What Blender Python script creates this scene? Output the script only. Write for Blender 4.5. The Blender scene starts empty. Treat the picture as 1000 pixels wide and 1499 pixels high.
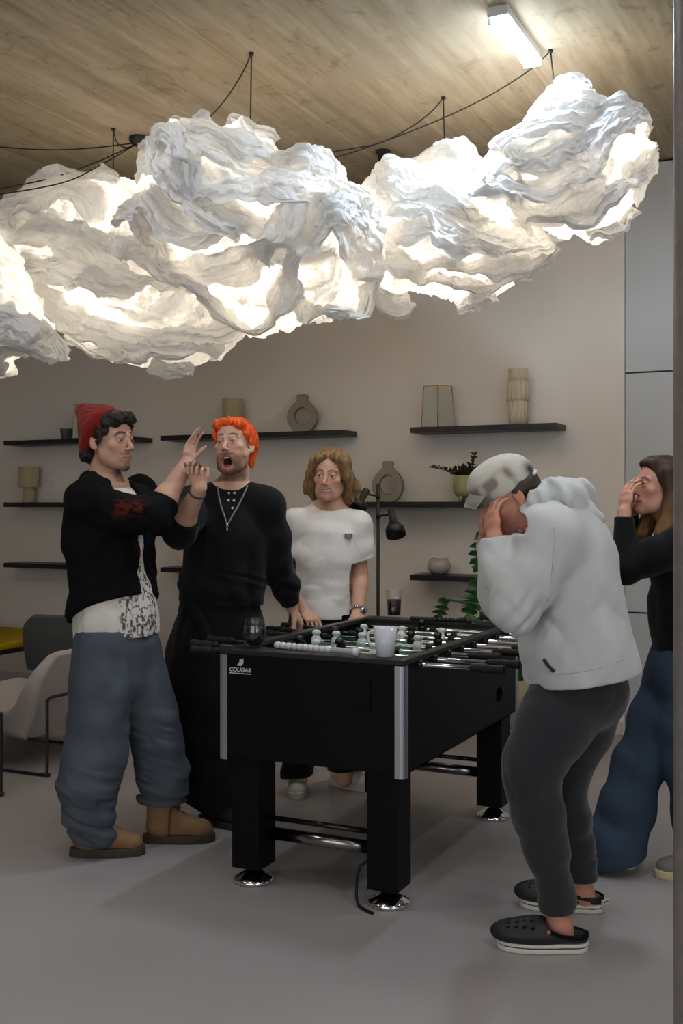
import bpy, bmesh, math, random
import numpy as np
from mathutils import Vector, Matrix, noise as mnoise
PI = math.pi
SC = bpy.context.scene
COL = SC.collection
random.seed(7)
# ---------------------------------------------------------------- camera frame
F = 1610.0; CX = 500.0; CY = 740.0; CAMH = 1.414
YAW = math.radians(25.67)
CY_, SY_ = math.cos(YAW), math.sin(YAW)
def c2w(p):                       # view-aligned metric frame (right, away, up) -> room
    return (p[0]*CY_ - p[1]*SY_, p[0]*SY_ + p[1]*CY_, p[2])
def c2w_arr(a):
    a = np.asarray(a, float)
    return np.stack([a[:,0]*CY_ - a[:,1]*SY_, a[:,0]*SY_ + a[:,1]*CY_, a[:,2]], 1)
def at(px, py, D):                # photo coordinate at distance D -> view-aligned metric frame
    return np.array([(px-CX)/F*D, D, CAMH + (CY-py)/F*D])
def wall_x(px, y):                # room x of a photo column on the plane y
    t = (px-CX)/F
    return y*(CY_*t - SY_)/(CY_ + SY_*t)
def depth_of(x, y): return -SY_*x + CY_*y
def z_of(py, x, y): return CAMH + (CY-py)/F*depth_of(x, y)
def onwall(px, py, y):
    x = wall_x(px, y); return (x, y, z_of(py, x, y))

# ---------------------------------------------------------------- materials
def srgb(r, g, b):
    f = lambda c: (c/255)/12.92 if c/255 <= .04045 else ((c/255+.055)/1.055)**2.4
    return (f(r), f(g), f(b), 1)
def mat(name, col, rough=.6, metal=0, spec=.5, bump=0, bscale=80, var=0, vscale=6, coat=0, trans=0, ior=1.45, alpha=1, sheen=0, attr=None, sss=0):
    m = bpy.data.materials.new(name); m.use_nodes = True
    nt = m.node_tree; b = nt.nodes['Principled BSDF']
    c = col if len(col) == 4 else (*col, 1)
    b.inputs['Base Color'].default_value = c
    b.inputs['Roughness'].default_value = rough; b.inputs['Metallic'].default_value = metal
    b.inputs['Specular IOR Level'].default_value = spec
    b.inputs['Coat Weight'].default_value = coat
    b.inputs['Transmission Weight'].default_value = trans; b.inputs['IOR'].default_value = ior
    b.inputs['Alpha'].default_value = alpha
    b.inputs['Sheen Weight'].default_value = sheen
    if sss:
        b.inputs['Subsurface Weight'].default_value = sss; b.inputs['Subsurface Radius'].default_value = (.012,.005,.003); b.inputs['Subsurface Scale'].default_value = 1
    tc = nt.nodes.new('ShaderNodeTexCoord')
    src = None
    if attr:
        a = nt.nodes.new('ShaderNodeAttribute'); a.attribute_name = attr; src = a.outputs['Color']
    if var:
        n = nt.nodes.new('ShaderNodeTexNoise'); n.inputs['Scale'].default_value = vscale; n.inputs['Detail'].default_value = 6
        nt.links.new(tc.outputs['Object'], n.inputs['Vector'])
        mr = nt.nodes.new('ShaderNodeMapRange'); mr.inputs['To Min'].default_value = 1-var; mr.inputs['To Max'].default_value = 1+var
        mr.inputs['From Min'].default_value = .25; mr.inputs['From Max'].default_value = .75
        nt.links.new(n.outputs['Fac'], mr.inputs['Value'])
        mx = nt.nodes.new('ShaderNodeMix'); mx.data_type = 'RGBA'; mx.blend_type = 'MULTIPLY'; mx.inputs['Factor'].default_value = 1
        if src: nt.links.new(src, mx.inputs['A'])
        else: mx.inputs['A'].default_value = c
        nt.links.new(mr.outputs['Result'], mx.inputs['B']); src = mx.outputs['Result']
    if src: nt.links.new(src, b.inputs['Base Color'])
    if bump:
        n = nt.nodes.new('ShaderNodeTexNoise'); n.inputs['Scale'].default_value = bscale; n.inputs['Detail'].default_value = 4
        nt.links.new(tc.outputs['Object'], n.inputs['Vector'])
        bp = nt.nodes.new('ShaderNodeBump'); bp.inputs['Strength'].default_value = bump; bp.inputs['Distance'].default_value = .01
        nt.links.new(n.outputs['Fac'], bp.inputs['Height']); nt.links.new(bp.outputs['Normal'], b.inputs['Normal'])
    return m
def emis(name, col, s):
    m = bpy.data.materials.new(name); m.use_nodes = True; nt = m.node_tree; nt.nodes.clear()
    e = nt.nodes.new('ShaderNodeEmission'); e.inputs['Color'].default_value = (*col[:3], 1); e.inputs['Strength'].default_value = s
    o = nt.nodes.new('ShaderNodeOutputMaterial'); nt.links.new(e.outputs[0], o.inputs[0]); return m

# ---------------------------------------------------------------- object helpers
def thing(name, label, cat, loc=(0,0,0), rotz=0, group=None):
    o = bpy.data.objects.new(name, None); COL.objects.link(o)
    o.location = loc; o.rotation_euler = (0,0,rotz); o['label'] = label; o['category'] = cat
    if group: o['group'] = group
    o.empty_display_size = .1
    return o
def tag(o, label, cat, group=None, kind=None):
    o['label'] = label; o['category'] = cat
    if group: o['group'] = group
    if kind: o['kind'] = kind
    return o
def obj(name, bm, m, parent=None, smooth=False, loc=None, label=None, autos=None):
    """bm: a bmesh; becomes ONE mesh object."""
    bmesh.ops.recalc_face_normals(bm, faces=bm.faces)
    me = bpy.data.meshes.new(name); bm.to_mesh(me); bm.free()
    for x in (m if isinstance(m, (list, tuple)) else [m]): me.materials.append(x)
    if smooth:
        for p in me.polygons: p.use_smooth = True
        if autos:
            me.set_sharp_from_angle(angle=math.radians(autos))
    o = bpy.data.objects.new(name, me); COL.objects.link(o)
    if parent: o.parent = parent
    if loc: o.location = loc
    if label: o['label'] = label
    return o
def struct(name, bm, m, **k):
    o = obj(name, bm, m, **k); o['kind'] = 'structure'; return o
def box(bm, lo, hi, bev=0, seg=2, rot=None, piv=None):
    r = bmesh.ops.create_cube(bm, size=1)
    vs = r['verts']
    for v in vs:
        v.co = Vector([(lo[i]+hi[i])/2 + v.co[i]*(hi[i]-lo[i]) for i in range(3)])
    if bev:
        es = list({e for v in vs for e in v.link_edges})
        q = bmesh.ops.bevel(bm, geom=es, offset=bev, segments=seg, profile=.5, affect='EDGES')
        vs = list({v for f in q['faces'] for v in f.verts})
        # include every vertex of this island
        seen = set(vs); st = list(vs)
        while st:
            v = st.pop()
            for e in v.link_edges:
                w = e.other_vert(v)
                if w not in seen: seen.add(w); st.append(w)
        vs = list(seen)
    if rot is not None:
        p = Vector(piv if piv else [(lo[i]+hi[i])/2 for i in range(3)])
        for v in vs: v.co = p + rot @ (v.co - p)
    return vs
def lathe(bm, prof, c=(0,0,0), seg=32, mat_i=0, axis=None):
    """prof: list of (r,z). closed at ends when r==0"""
    rings = []
    M = Matrix.Identity(3) if axis is None else Vector((0,0,1)).rotation_difference(Vector(axis)).to_matrix()
    c = Vector(c)
    for r, z in prof:
        if r < 1e-6: rings.append([bm.verts.new(c + M @ Vector((0,0,z)))])
        else: rings.append([bm.verts.new(c + M @ Vector((r*math.cos(2*PI*i/seg), r*math.sin(2*PI*i/seg), z))) for i in range(seg)])
    for a, b in zip(rings, rings[1:]):
        for i in range(seg):
            j = (i+1) % seg
            if len(a) == 1 and len(b) == 1: continue
            if len(a) == 1: f = bm.faces.new((a[0], b[i], b[j]))
            elif len(b) == 1: f = bm.faces.new((a[i], a[j], b[0]))
            else: f = bm.faces.new((a[i], a[j], b[j], b[i]))
            f.material_index = mat_i; f.smooth = True
    return rings
def tube(bm, pts, r, seg=10, cap=True, rs=None):
    pts = [Vector(p) for p in pts]; n = len(pts)
    rings = []; up = None
    for i, p in enumerate(pts):
        d = (pts[min(i+1,n-1)] - pts[max(i-1,0)]).normalized()
        if up is None:
            up = d.orthogonal().normalized()
        else:
            up = (up - d*up.dot(d)).normalized()
        s = d.cross(up); rr = rs[i] if rs else r
        rings.append([bm.verts.new(p + (up*math.cos(2*PI*k/seg) + s*math.sin(2*PI*k/seg))*rr) for k in range(seg)])
    for a, b in zip(rings, rings[1:]):
        for k in range(seg):
            f = bm.faces.new((a[k], a[(k+1)%seg], b[(k+1)%seg], b[k])); f.smooth = True
    if cap:
        bm.faces.new(rings[0][::-1]); bm.faces.new(rings[-1])
    return rings
def smooth_path(pts, n=8, closed=False):
    """Catmull-Rom"""
    P = [Vector(p) for p in pts]; out = []
    N = len(P)
    for i in range(N if closed else N-1):
        if closed: a,b,c,d = P[(i-1)%N],P[i],P[(i+1)%N],P[(i+2)%N]
        else: a,b,c,d = P[max(i-1,0)],P[i],P[i+1],P[min(i+2,N-1)]
        for k in range(n):
            t = k/n
            out.append(.5*((2*b)+(-a+c)*t+(2*a-5*b+4*c-d)*t*t+(-a+3*b-3*c+d)*t**3))
    if not closed: out.append(P[-1])
    return out
def prism(bm, poly, d0, d1, plane='xz', mi=0):
    """extrude a 2-D polygon; plane xz -> thickness along y"""
    def V(p, d):
        return (p[0], d, p[1]) if plane == 'xz' else ((p[0], p[1], d) if plane == 'xy' else (d, p[0], p[1]))
    a = [bm.verts.new(V(p, d0)) for p in poly]; b = [bm.verts.new(V(p, d1)) for p in poly]
    n = len(poly)
    f = bm.faces.new(a); f.material_index = mi
    f = bm.faces.new(b[::-1]); f.material_index = mi
    for i in range(n):
        f = bm.faces.new((a[i], b[i], b[(i+1)%n], a[(i+1)%n])); f.material_index = mi
    return a+b
def dup(root, loc=None, rotz=None, label=None, group=None):
    r = root.copy(); COL.objects.link(r)
    if loc is not None: r.location = loc
    if rotz is not None: r.rotation_euler = (0,0,rotz)
    if label: r['label'] = label
    if group: r['group'] = group
    for ch in list(root.children):
        c = ch.copy(); COL.objects.link(c); c.parent = r
        for g in list(ch.children):
            d = g.copy(); COL.objects.link(d); d.parent = c
    return r
BM = bmesh.new
# ================================================================ THE ROOM
CEIL = 3.52; WY = 6.87
def wall_mat(name, col):
    return mat(name, col, rough=.85, spec=.25, bump=.05, bscale=260, var=.02, vscale=2)
m_wall = wall_mat('plaster_paint', srgb(224,215,205))
m_cab = mat('cabinet_laminate', srgb(190,192,192), rough=.55, spec=.35)
m_white = mat('white_plastic', srgb(225,222,218), rough=.4)
m_black = mat('black_metal', (.012,.012,.012), rough=.4)
m_shelf = mat('black_shelf', (.016,.015,.016), rough=.42, bump=.02, bscale=200)

# floor: poured grey resin, faint mottling
m_floor = mat('poured_floor', srgb(156,150,147), rough=.38, spec=.4, var=.055, vscale=1.1, bump=.015, bscale=14)
nt = m_floor.node_tree
b = nt.nodes['Principled BSDF']
n = nt.nodes.new('ShaderNodeTexNoise'); n.inputs['Scale'].default_value = 2.2; n.inputs['Detail'].default_value = 5
tc = nt.nodes.new('ShaderNodeTexCoord'); nt.links.new(tc.outputs['Object'], n.inputs['Vector'])
mr = nt.nodes.new('ShaderNodeMapRange'); mr.inputs['To Min'].default_value = .30; mr.inputs['To Max'].default_value = .55
nt.links.new(n.outputs['Fac'], mr.inputs['Value']); nt.links.new(mr.outputs['Result'], b.inputs['Roughness'])

# ceiling: board-marked concrete, boards run away from the viewer
m_ceil = bpy.data.materials.new('board_marked_ceiling'); m_ceil.use_nodes = True
nt = m_ceil.node_tree; b = nt.nodes['Principled BSDF']; b.inputs['Roughness'].default_value = .8; b.inputs['Specular IOR Level'].default_value = .2
L = nt.links; N = nt.nodes.new
tc = N('ShaderNodeTexCoord')
def tn(scale, sx, sy, detail=6, rough=.6, off=0, dist=0):
    mp = N('ShaderNodeMapping'); mp.inputs['Scale'].default_value = (sx, sy, 1); mp.inputs['Location'].default_value = (off, off*.7, 0)
    L.new(tc.outputs['Object'], mp.inputs['Vector'])
    t = N('ShaderNodeTexNoise'); t.inputs['Scale'].default_value = scale; t.inputs['Detail'].default_value = detail
    t.inputs['Roughness'].default_value = rough; t.inputs['Distortion'].default_value = dist
    L.new(mp.outputs[0], t.inputs['Vector']); return t.outputs['Fac']
def ramp(src, stops):
    r = N('ShaderNodeValToRGB'); e = r.color_ramp.elements
    e[0].position, e[0].color = stops[0]; e[1].position, e[1].color = stops[-1]
    for p, c in stops[1:-1]:
        q = e.new(p); q.color = c
    L.new(src, r.inputs['Fac']); return r.outputs['Color']
def mixc(a, bb, fac, mode='MULTIPLY'):
    m = N('ShaderNodeMix'); m.data_type = 'RGBA'; m.blend_type = mode
    if isinstance(fac, (int, float)): m.inputs['Factor'].default_value = fac
    else: L.new(fac, m.inputs['Factor'])
    for s, k in ((a,'A'),(bb,'B')):
        if isinstance(s, tuple): m.inputs[k].default_value = s
        else: L.new(s, m.inputs[k])
    return m.outputs['Result']
grain = ramp(tn(9, 1, .09, 8, .65, 3, .3), [(.28, srgb(148,135,113)), (.5, srgb(173,160,138)), (.74, srgb(194,182,162))])
blot = ramp(tn(1.5, 1, .55, 6, .62, 7, .2), [(.3, (.68,.65,.60,1)), (.55, (.92,.92,.92,1)), (.8, (1.08,1.07,1.05,1))])
c1 = mixc(grain, blot, .8)
spots = ramp(tn(7.5, 1, .6, 5, .7, 12, 1.2), [(.33, (.50,.42,.34,1)), (.44, (1,1,1,1))])
c1 = mixc(c1, spots, .5)
fine = ramp(tn(40, 1, .05, 4, .6, 1), [(.3, (.86,.85,.84,1)), (.7, (1.08,1.08,1.08,1))])
c1 = mixc(c1, fine, .7)
# joints between the form panels: narrow lines every .5 m along and 2.4 m across
br = N('ShaderNodeTexBrick'); br.offset = 0; br.inputs['Scale'].default_value = 1
br.inputs['Brick Width'].default_value = 2.9; br.inputs['Row Height'].default_value = 1.25; br.inputs['Mortar Size'].default_value = .010
br.inputs['Mortar Smooth'].default_value = .35
br.inputs['Color1'].default_value = (1,1,1,1); br.inputs['Color2'].default_value = (.93,.925,.91,1); br.inputs['Mortar'].default_value = (1.28,1.26,1.20,1)
mp = N('ShaderNodeMapping'); mp.inputs['Rotation'].default_value = (0,0,PI/2); mp.inputs['Location'].default_value = (.35,.21,0)
L.new(tc.outputs['Object'], mp.inputs['Vector']); L.new(mp.outputs[0], br.inputs['Vector'])
c1 = mixc(c1, br.outputs['Color'], .85)
L.new(c1, b.inputs['Base Color'])
bp = N('ShaderNodeBump'); bp.inputs['Strength'].default_value = .35; bp.inputs['Distance'].default_value = .004
L.new(tn(30, 1, .08, 6, .6, 3), bp.inputs['Height']); 
bp2 = N('ShaderNodeBump'); bp2.inputs['Strength'].default_value = .5; bp2.inputs['Distance'].default_value = .006
L.new(br.outputs['Fac'], bp2.inputs['Height']); L.new(bp.outputs[0], bp2.inputs['Normal']); L.new(bp2.outputs[0], b.inputs['Normal'])

XL, XR, YB = -9.5, 3.2, -3.0
bm = BM(); box(bm, (XL,YB,-.1), (XR,WY+.2,0)); struct('floor', bm, m_floor)
bm = BM(); box(bm, (XL,YB,CEIL), (XR,WY+.2,CEIL+.15)); struct('ceiling', bm, m_ceil)
cabx = wall_x(914.5, WY)
bm = BM(); box(bm, (XL,WY,0), (cabx,WY+.2,CEIL)); struct('wall_back', bm, m_wall)
bm = BM(); box(bm, (XL-.2,YB,0), (XL,WY+.2,CEIL)); struct('wall_left', bm, m_wall)
bm = BM(); box(bm, (XR,YB,0), (XR+.2,WY+.2,CEIL)); struct('wall_right', bm, m_wall)
bm = BM(); box(bm, (XL,YB-.2,0), (XR,YB,CEIL)); struct('wall_front', bm, m_wall)
bm = BM(); box(bm, (XL,WY-.014,0), (cabx-.01,WY,.075), .003); struct('baseboard_back', bm, mat('baseboard_paint', srgb(196,188,182), rough=.6))

# tall built-in cabinet wall on the right: panels with shadow gaps
cab = thing('built_in_cabinet', 'tall pale grey built-in cabinet of flush panels at the right end of the wall', 'cabinet', (cabx, WY, 0))
z1 = z_of(897, wall_x(930,WY), WY); z2 = z_of(545.5, wall_x(930,WY), WY)
bm = BM(); box(bm, (.012,.02,0), (2.0,.55,CEIL)); obj('carcass', bm, m_black, cab)
zs = [.06, z1, z2, CEIL-.01]
for k in range(3):
    for q in range(3):
        bm = BM(); box(bm, (.004+q*.62,-.002,zs[k]+.005), (.616+q*.62,.03,zs[k+1]-.005), .002); obj('door', bm, m_cab, cab)

# column at the right edge (round, worn coated concrete)
cp = c2w(at(1028, 740, 2.35)); colr = (1028-987.5)/F*2.35
bm = BM(); lathe(bm, [(colr,0),(colr,CEIL)], (cp[0],cp[1],0), 64)
m_col = mat('worn_column_paint', srgb(122,113,107), rough=.38, var=.16, vscale=14, bump=.25, bscale=30)
struct('pillar_right', bm, m_col, smooth=False)

# power socket
sx, sy, sz = onwall(74, 703.5, WY)
sk = thing('wall_socket', 'white single power socket on the wall beside the block-topped tan vase', 'socket', (sx, WY, sz))
bm = BM(); box(bm, (-.042,-.011,-.042), (.042,0,.042), .004); obj('plate', bm, m_white, sk)
bm = BM(); lathe(bm, [(.024,.003),(.021,.004),(.019,0),(.019,-.008),(0,-.008)], (0,-.0115,0), 28, axis=(0,-1,0)); obj('socket_insert', bm, mat('socket_grey', srgb(200,197,192), rough=.4), sk)

# shelves --------------------------------------------------------
SD = .235; ST = .036
def shelf(x0, x1, ztop, label):
    bm = BM(); box(bm, (0,-SD,-ST), (x1-x0,0,0), .0015)
    o = obj('floating_shelf', bm, m_shelf, None, loc=(x0, WY, ztop)); tag(o, label, 'shelf', 'black floating wall shelves'); return o
SF = WY-SD
def zt(px, py): return z_of(py, wall_x(px, SF), SF)
c1a, c1b = wall_x(5,SF), wall_x(196,SF); c2a, c2b = wall_x(234.5,SF), wall_x(501.5,SF)
c3a, c3b = wall_x(600,SF), wall_x(815,SF)
ZT = (zt(234,638)+zt(502,628.5)+zt(5,646.5)+zt(700,621.3))/4
ZM = (zt(4,737)+zt(554,733.5)+zt(676,733.5))/3
ZB = (zt(3,829)+zt(600,838.4)+zt(705,840.6))/3
print('shelf z', ZT, ZM, ZB, zt(234,638), zt(502,628.5), zt(5,646.5), zt(700,621.3), '|', zt(4,737),zt(554,733.5),zt(676,733.5),'|',zt(3,829),zt(600,838.4),zt(705,840.6))
shelf(c1a,c1b,ZT,'black wall shelf holding the small metal cup, behind the red beanie')
shelf(c1a,c1b,ZM,'black wall shelf holding only the tan vase near the power socket')
shelf(c1a,c1b,ZB,'empty black wall shelf low on the left, above the yellow bench')
shelf(c2a,c2b,ZT,'black wall shelf with a ring vase, behind the orange-haired man')
shelf(c2a,c2b,ZB,'low black wall shelf with the cream ring vase behind the orange-haired man')
shelf(c3a,c3b,ZT,'black wall shelf with the tall fluted vase and gold-edged lantern, at upper right')
shelf(c2b+.02,c3b,ZM,'black wall shelf with grey ring vase and green footed planter')
shelf(c3a,c3b,ZB,'low black wall shelf with the glossy round vase beside the monstera')

# LED fixture on the ceiling -------------------------------------
def ceil_pt(px, py):
    D = (CEIL-CAMH)*F/(CY-py); p = at(px, py, D); w = c2w((p[0],p[1],CEIL)); return Vector(w)
a = ceil_pt(742, 8); e = ceil_pt(768, 78)
fx = (a.x+e.x)/2
y0, y1 = a.y-.0, e.y
print('lamp', a, e)
fxt = thing('ceiling_lamp', 'bright cool-white rectangular LED lamp mounted on the concrete ceiling', 'lamp', (fx,(y0+y1)/2,CEIL))
hl = abs(y1-y0)/2
m_led = emis('led_panel', (.74,.87,1.0), 40)
bm = BM(); box(bm, (-.046,-hl-.02,-.04), (.046,hl+.02,0), .004); obj('housing', bm, m_white, fxt)
bm = BM(); box(bm, (-.040,-hl,-.062), (.040,hl,-.041), .008); obj('diffuser', bm, m_led, fxt)
bm = BM(); m_ce = mat('clear_end', (.7,.75,.8), rough=.15, trans=.8)
box(bm, (-.044,-hl-.012,-.070), (.044,-hl-.006,-.041)); obj('end_cap', bm, m_ce, fxt)
bm = BM(); box(bm, (-.044,hl+.006,-.070), (.044,hl+.012,-.041)); obj('end_cap', bm, m_ce, fxt)
# ================================================================ IMPLICIT-SURFACE MODELLER
def vlen(a): return np.sqrt(np.einsum('ij,ij->i',a,a))
class Pr:
    """base: fn(P)->d ; bounding sphere c,R; blend radius k; op 'u','s'(subtract),'i'"""
    def __init__(s, fn, c, R, k=.01, op='u'): s.fn, s.c, s.R, s.k, s.op = fn, np.array(c, float), R, k, op
def cone(a, b, ra, rb=None, k=.01, op='u'):
    a = np.array(a, float); b = np.array(b, float); rb = ra if rb is None else rb
    ab = b-a; L2 = max(ab@ab, 1e-12)
    def fn(P):
        t = np.clip(((P-a)@ab)/L2, 0, 1); return vlen(P-a-t[:,None]*ab) - (ra+(rb-ra)*t)
    return Pr(fn, (a+b)/2, math.sqrt(L2)/2+max(ra,rb), k, op)
def rotm(e):  # euler degrees xyz
    return np.array(Matrix.Rotation(math.radians(e[2]),3,'Z') @ Matrix.Rotation(math.radians(e[1]),3,'Y') @ Matrix.Rotation(math.radians(e[0]),3,'X'))
def ell(c, r, rot=None, k=.01, op='u'):
    c = np.array(c, float); r = np.array(r, float); R = None if rot is None else (rotm(rot) if np.ndim(rot)==1 else np.array(rot))
    def fn(P):
        q = P-c
        if R is not None: q = q@R
        k0 = vlen(q/r); k1 = vlen(q/(r*r)); return k0*(k0-1)/np.maximum(k1,1e-9)
    return Pr(fn, c, max(r), k, op)
def rbox(c, h, rad, rot=None, k=.01, op='u'):
    c = np.array(c, float); h = np.array(h, float)-rad; R = None if rot is None else (rotm(rot) if np.ndim(rot)==1 else np.array(rot))
    def fn(P):
        q = P-c
        if R is not None: q = q@R
        q = np.abs(q)-h; return vlen(np.maximum(q,0))+np.minimum(q.max(1),0)-rad
    return Pr(fn, c, np.linalg.norm(h)+rad*2, k, op)
def seg2(a, b, ra, rb, side, k=.02, op='u'):
    """elliptic capsule between a and b.  ra/rb = (half width along side, half depth). side: direction of the width"""
    a = np.array(a, float); b = np.array(b, float); ab = b-a; L = np.linalg.norm(ab); ax = ab/L
    s = np.array(side, float); s = s-ax*(s@ax); s /= np.linalg.norm(s); d = np.cross(ax, s)
    ra = np.array(ra, float); rb = np.array(rb, float)
    def fn(P):
        q = P-a; tl = q@ax; t = np.clip(tl/L, 0, 1); e = tl-t*L
        W = ra[0]+(rb[0]-ra[0])*t; D = ra[1]+(rb[1]-ra[1])*t; M = np.minimum(W,D)
        x = q@s; y = q@d
        k0 = np.sqrt((x/W)**2+(y/D)**2+(e/M)**2); k1 = np.sqrt((x/W**2)**2+(y/D**2)**2+(e/M**2)**2)
        return k0*(k0-1)/np.maximum(k1,1e-9)
    return Pr(fn, (a+b)/2, L/2+max(*ra,*rb), k, op)
def chain2(pts, side, k=.03):
    """pts: list of (pos, (w,d)[, side])"""
    out = []
    for p, q in zip(pts, pts[1:]):
        out.append(seg2(p[0], q[0], p[1], q[1], p[2] if len(p) > 2 else side, k))
    return out
def chain(pts, k=.01, op='u'):
    return [cone(p[0], q[0], p[1], q[1], k, op) for p, q in zip(pts, pts[1:])]
def extr(poly, axis_o, ex, ez, ey, halfw, rad, k=.01, op='u', wfun=None):
    """rounded extrusion of a polygon given in (ex,ez) coordinates around axis_o, along ey"""
    poly = np.array(poly, float); o = np.array(axis_o, float); ex, ez, ey = (np.array(v, float) for v in (ex,ez,ey))
    def fn(P):
        q = P-o; x = q@ex; z = q@ez; y = np.abs(q@ey)
        d = np.full(len(P), 1e9); ins = np.zeros(len(P), bool); n = len(poly)
        for i in range(n):
            a = poly[i]; b = poly[(i+1)%n]; e = b-a
            wx = x-a[0]; wz = z-a[1]; t = np.clip((wx*e[0]+wz*e[1])/(e@e+1e-12),0,1)
            d = np.minimum(d, (wx-e[0]*t)**2+(wz-e[1]*t)**2)
            c = (a[1] > z) != (b[1] > z)
            ins ^= c & (x < (b[0]-a[0])*(z-a[1])/(b[1]-a[1]+1e-12)+a[0])
        d = np.sqrt(d)*np.where(ins,-1,1)+rad
        hw = (halfw if wfun is None else wfun(x,z)*halfw)
        dy = y-hw+rad
        return np.minimum(np.maximum(d,dy),0)+np.sqrt(np.maximum(d,0)**2+np.maximum(dy,0)**2)-rad
    R = np.abs(poly).max()*1.5+halfw; c = o+ex*poly[:,0].mean()+ez*poly[:,1].mean()
    return Pr(fn, c, R, k, op)
def plane(p, n, k=.004, op='s'):
    """op 's' removes the side the normal points to"""
    p = np.array(p, float); n = np.array(n, float); n /= np.linalg.norm(n)
    return Pr(lambda P: -((P-p)@n), p, 1e6, k, op)
def smin(a, b, k):
    h = np.clip(.5+.5*(b-a)/k, 0, 1); return b+(a-b)*h-k*h*(1-h)
def field(prims, disp=None):
    def f(P):
        d = np.full(len(P), 1.0); P2 = np.einsum('ij,ij->i',P,P)
        done = False
        for pr in sorted(prims, key=lambda q: q.R > 1e5):
            if pr.R > 1e5:
                if disp is not None and not done: d = d+disp(P); done = True
                m = None; v = pr.fn(P)
            else:
                d2 = np.maximum(P2-2*(P@pr.c)+pr.c@pr.c, 0); T = max(.06, pr.k*1.3); m = np.flatnonzero(d2 < (pr.R+T)**2)
                if pr.op == 'u' and len(m) < len(P):
                    lb = np.sqrt(d2)-pr.R; lb[m] = 9; d = np.minimum(d, lb)
                if not len(m): continue
                v = pr.fn(P[m])
            e = d if m is None else d[m]
            if pr.op == 'u':
                e = smin(e, v, pr.k)
            elif pr.op == 's': e = -smin(-e, v, pr.k)
            elif pr.op == 'i': e = -smin(-e, -v, pr.k)
            if m is None: d = e
            else: d[m] = e
        if disp is not None and not done: d = d+disp(P)
        return d
    return f
_C8 = np.array([(i,j,k) for i in (0,1) for j in (0,1) for k in (0,1)], np.int64)
_E12 = [(a,b) for a in range(8) for b in range(a+1,8) if abs(_C8[a]-_C8[b]).sum() == 1]
def surf(f, lo, hi, h, margin=1.35, coarse=5):
    """narrow-band surface nets on a 2^coarse refined grid; returns verts, quads"""
    lo = np.array(lo, float); hi = np.array(hi, float)
    H = h*(1<<coarse); n = np.ceil((hi-lo)/H).astype(int)
    g = np.stack(np.meshgrid(*[np.arange(k) for k in n], indexing='ij'), -1).reshape(-1,3).astype(np.int64)
    size = H; lv = coarse
    while True:
        c = lo+(g+.5)*size; d = f(c)
        g = g[np.abs(d) < size*.8661*margin+.004]
        if lv == 0: break
        g = (g[:,None,:]*2+_C8[None]).reshape(-1,3); size /= 2; lv -= 1
    K = 1<<20
    key = lambda q: ((q[:,0]+8)*K+(q[:,1]+8))*K+(q[:,2]+8)
    cc = (g[:,None,:]+_C8[None]).reshape(-1,3); kk = key(cc)
    uk, idx, inv = np.unique(kk, return_index=True, return_inverse=True)
    val = f(lo+cc[idx]*h); v8 = val[inv].reshape(-1,8)
    s8 = v8 < 0; act = s8.any(1) & ~s8.all(1)
    g = g[act]; v8 = v8[act]; s8 = s8[act]
    acc = np.zeros((len(g),3)); cnt = np.zeros(len(g))
    for a,b in _E12:
        m = s8[:,a] != s8[:,b]
        t = v8[m,a]/(v8[m,a]-v8[m,b]); acc[m] += _C8[a]+(_C8[b]-_C8[a])*t[:,None]; cnt[m] += 1
    V = lo+(g+acc/cnt[:,None])*h
    gk = key(g); order = np.argsort(gk); gs = gk[order]
    def find(q):
        k = key(q); i = np.searchsorted(gs, k); i = np.minimum(i, len(gs)-1); ok = gs[i] == k
        return np.where(ok, order[i], -1)
    quads = []
    # corner index 0 = (0,0,0); edges from it along x (corner 4), y (2), z (1)
    for ax,(ci) in enumerate((4,2,1)):
        m = s8[:,0] != s8[:,ci]; q = g[m]; u = np.zeros(3,np.int64); w = np.zeros(3,np.int64); u[(ax+1)%3] = 1; w[(ax+2)%3] = 1
        a = find(q-u-w); b = find(q-w); c_ = find(q); e = find(q-u)
        Q = np.stack([a,b,c_,e],1); flip = ~s8[m,0]; Q[flip] = Q[flip][:,::-1]
        quads.append(Q[(Q >= 0).all(1)])
    return V, np.concatenate(quads)
def relax(V, Q, it=1, lam=.5):
    for _ in range(it):
        acc = np.zeros_like(V); c = np.zeros(len(V))
        for a,b in ((0,1),(1,2),(2,3),(3,0)):
            np.add.at(acc, Q[:,a], V[Q[:,b]]); np.add.at(acc, Q[:,b], V[Q[:,a]]); np.add.at(c, Q[:,a], 1); np.add.at(c, Q[:,b], 1)
        V = V+lam*(acc/np.maximum(c,1)[:,None]-V)
    return V
def np_mesh(name, V, Q, m, parent=None, cols=None, smooth=True, label=None, loc=None):
    me = bpy.data.meshes.new(name); nq = Q.shape[1]
    me.vertices.add(len(V)); me.vertices.foreach_set('co', np.asarray(V, np.float32).ravel())
    me.loops.add(Q.size); me.loops.foreach_set('vertex_index', Q.astype(np.int32).ravel())
    me.polygons.add(len(Q)); me.polygons.foreach_set('loop_start', np.arange(0,Q.size,nq,dtype=np.int32))
    me.polygons.foreach_set('use_smooth', np.full(len(Q), smooth))
    me.materials.append(m); me.update(calc_edges=True)
    if cols is not None:
        ca = me.color_attributes.new('Col', 'FLOAT_COLOR', 'POINT')
        ca.data.foreach_set('color', np.concatenate([cols, np.ones((len(V),1))],1).astype(np.float32).ravel())
    o = bpy.data.objects.new(name, me); COL.objects.link(o)
    if parent: o.parent = parent
    if loc is not None: o.location = loc
    if label: o['label'] = label
    return o
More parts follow.
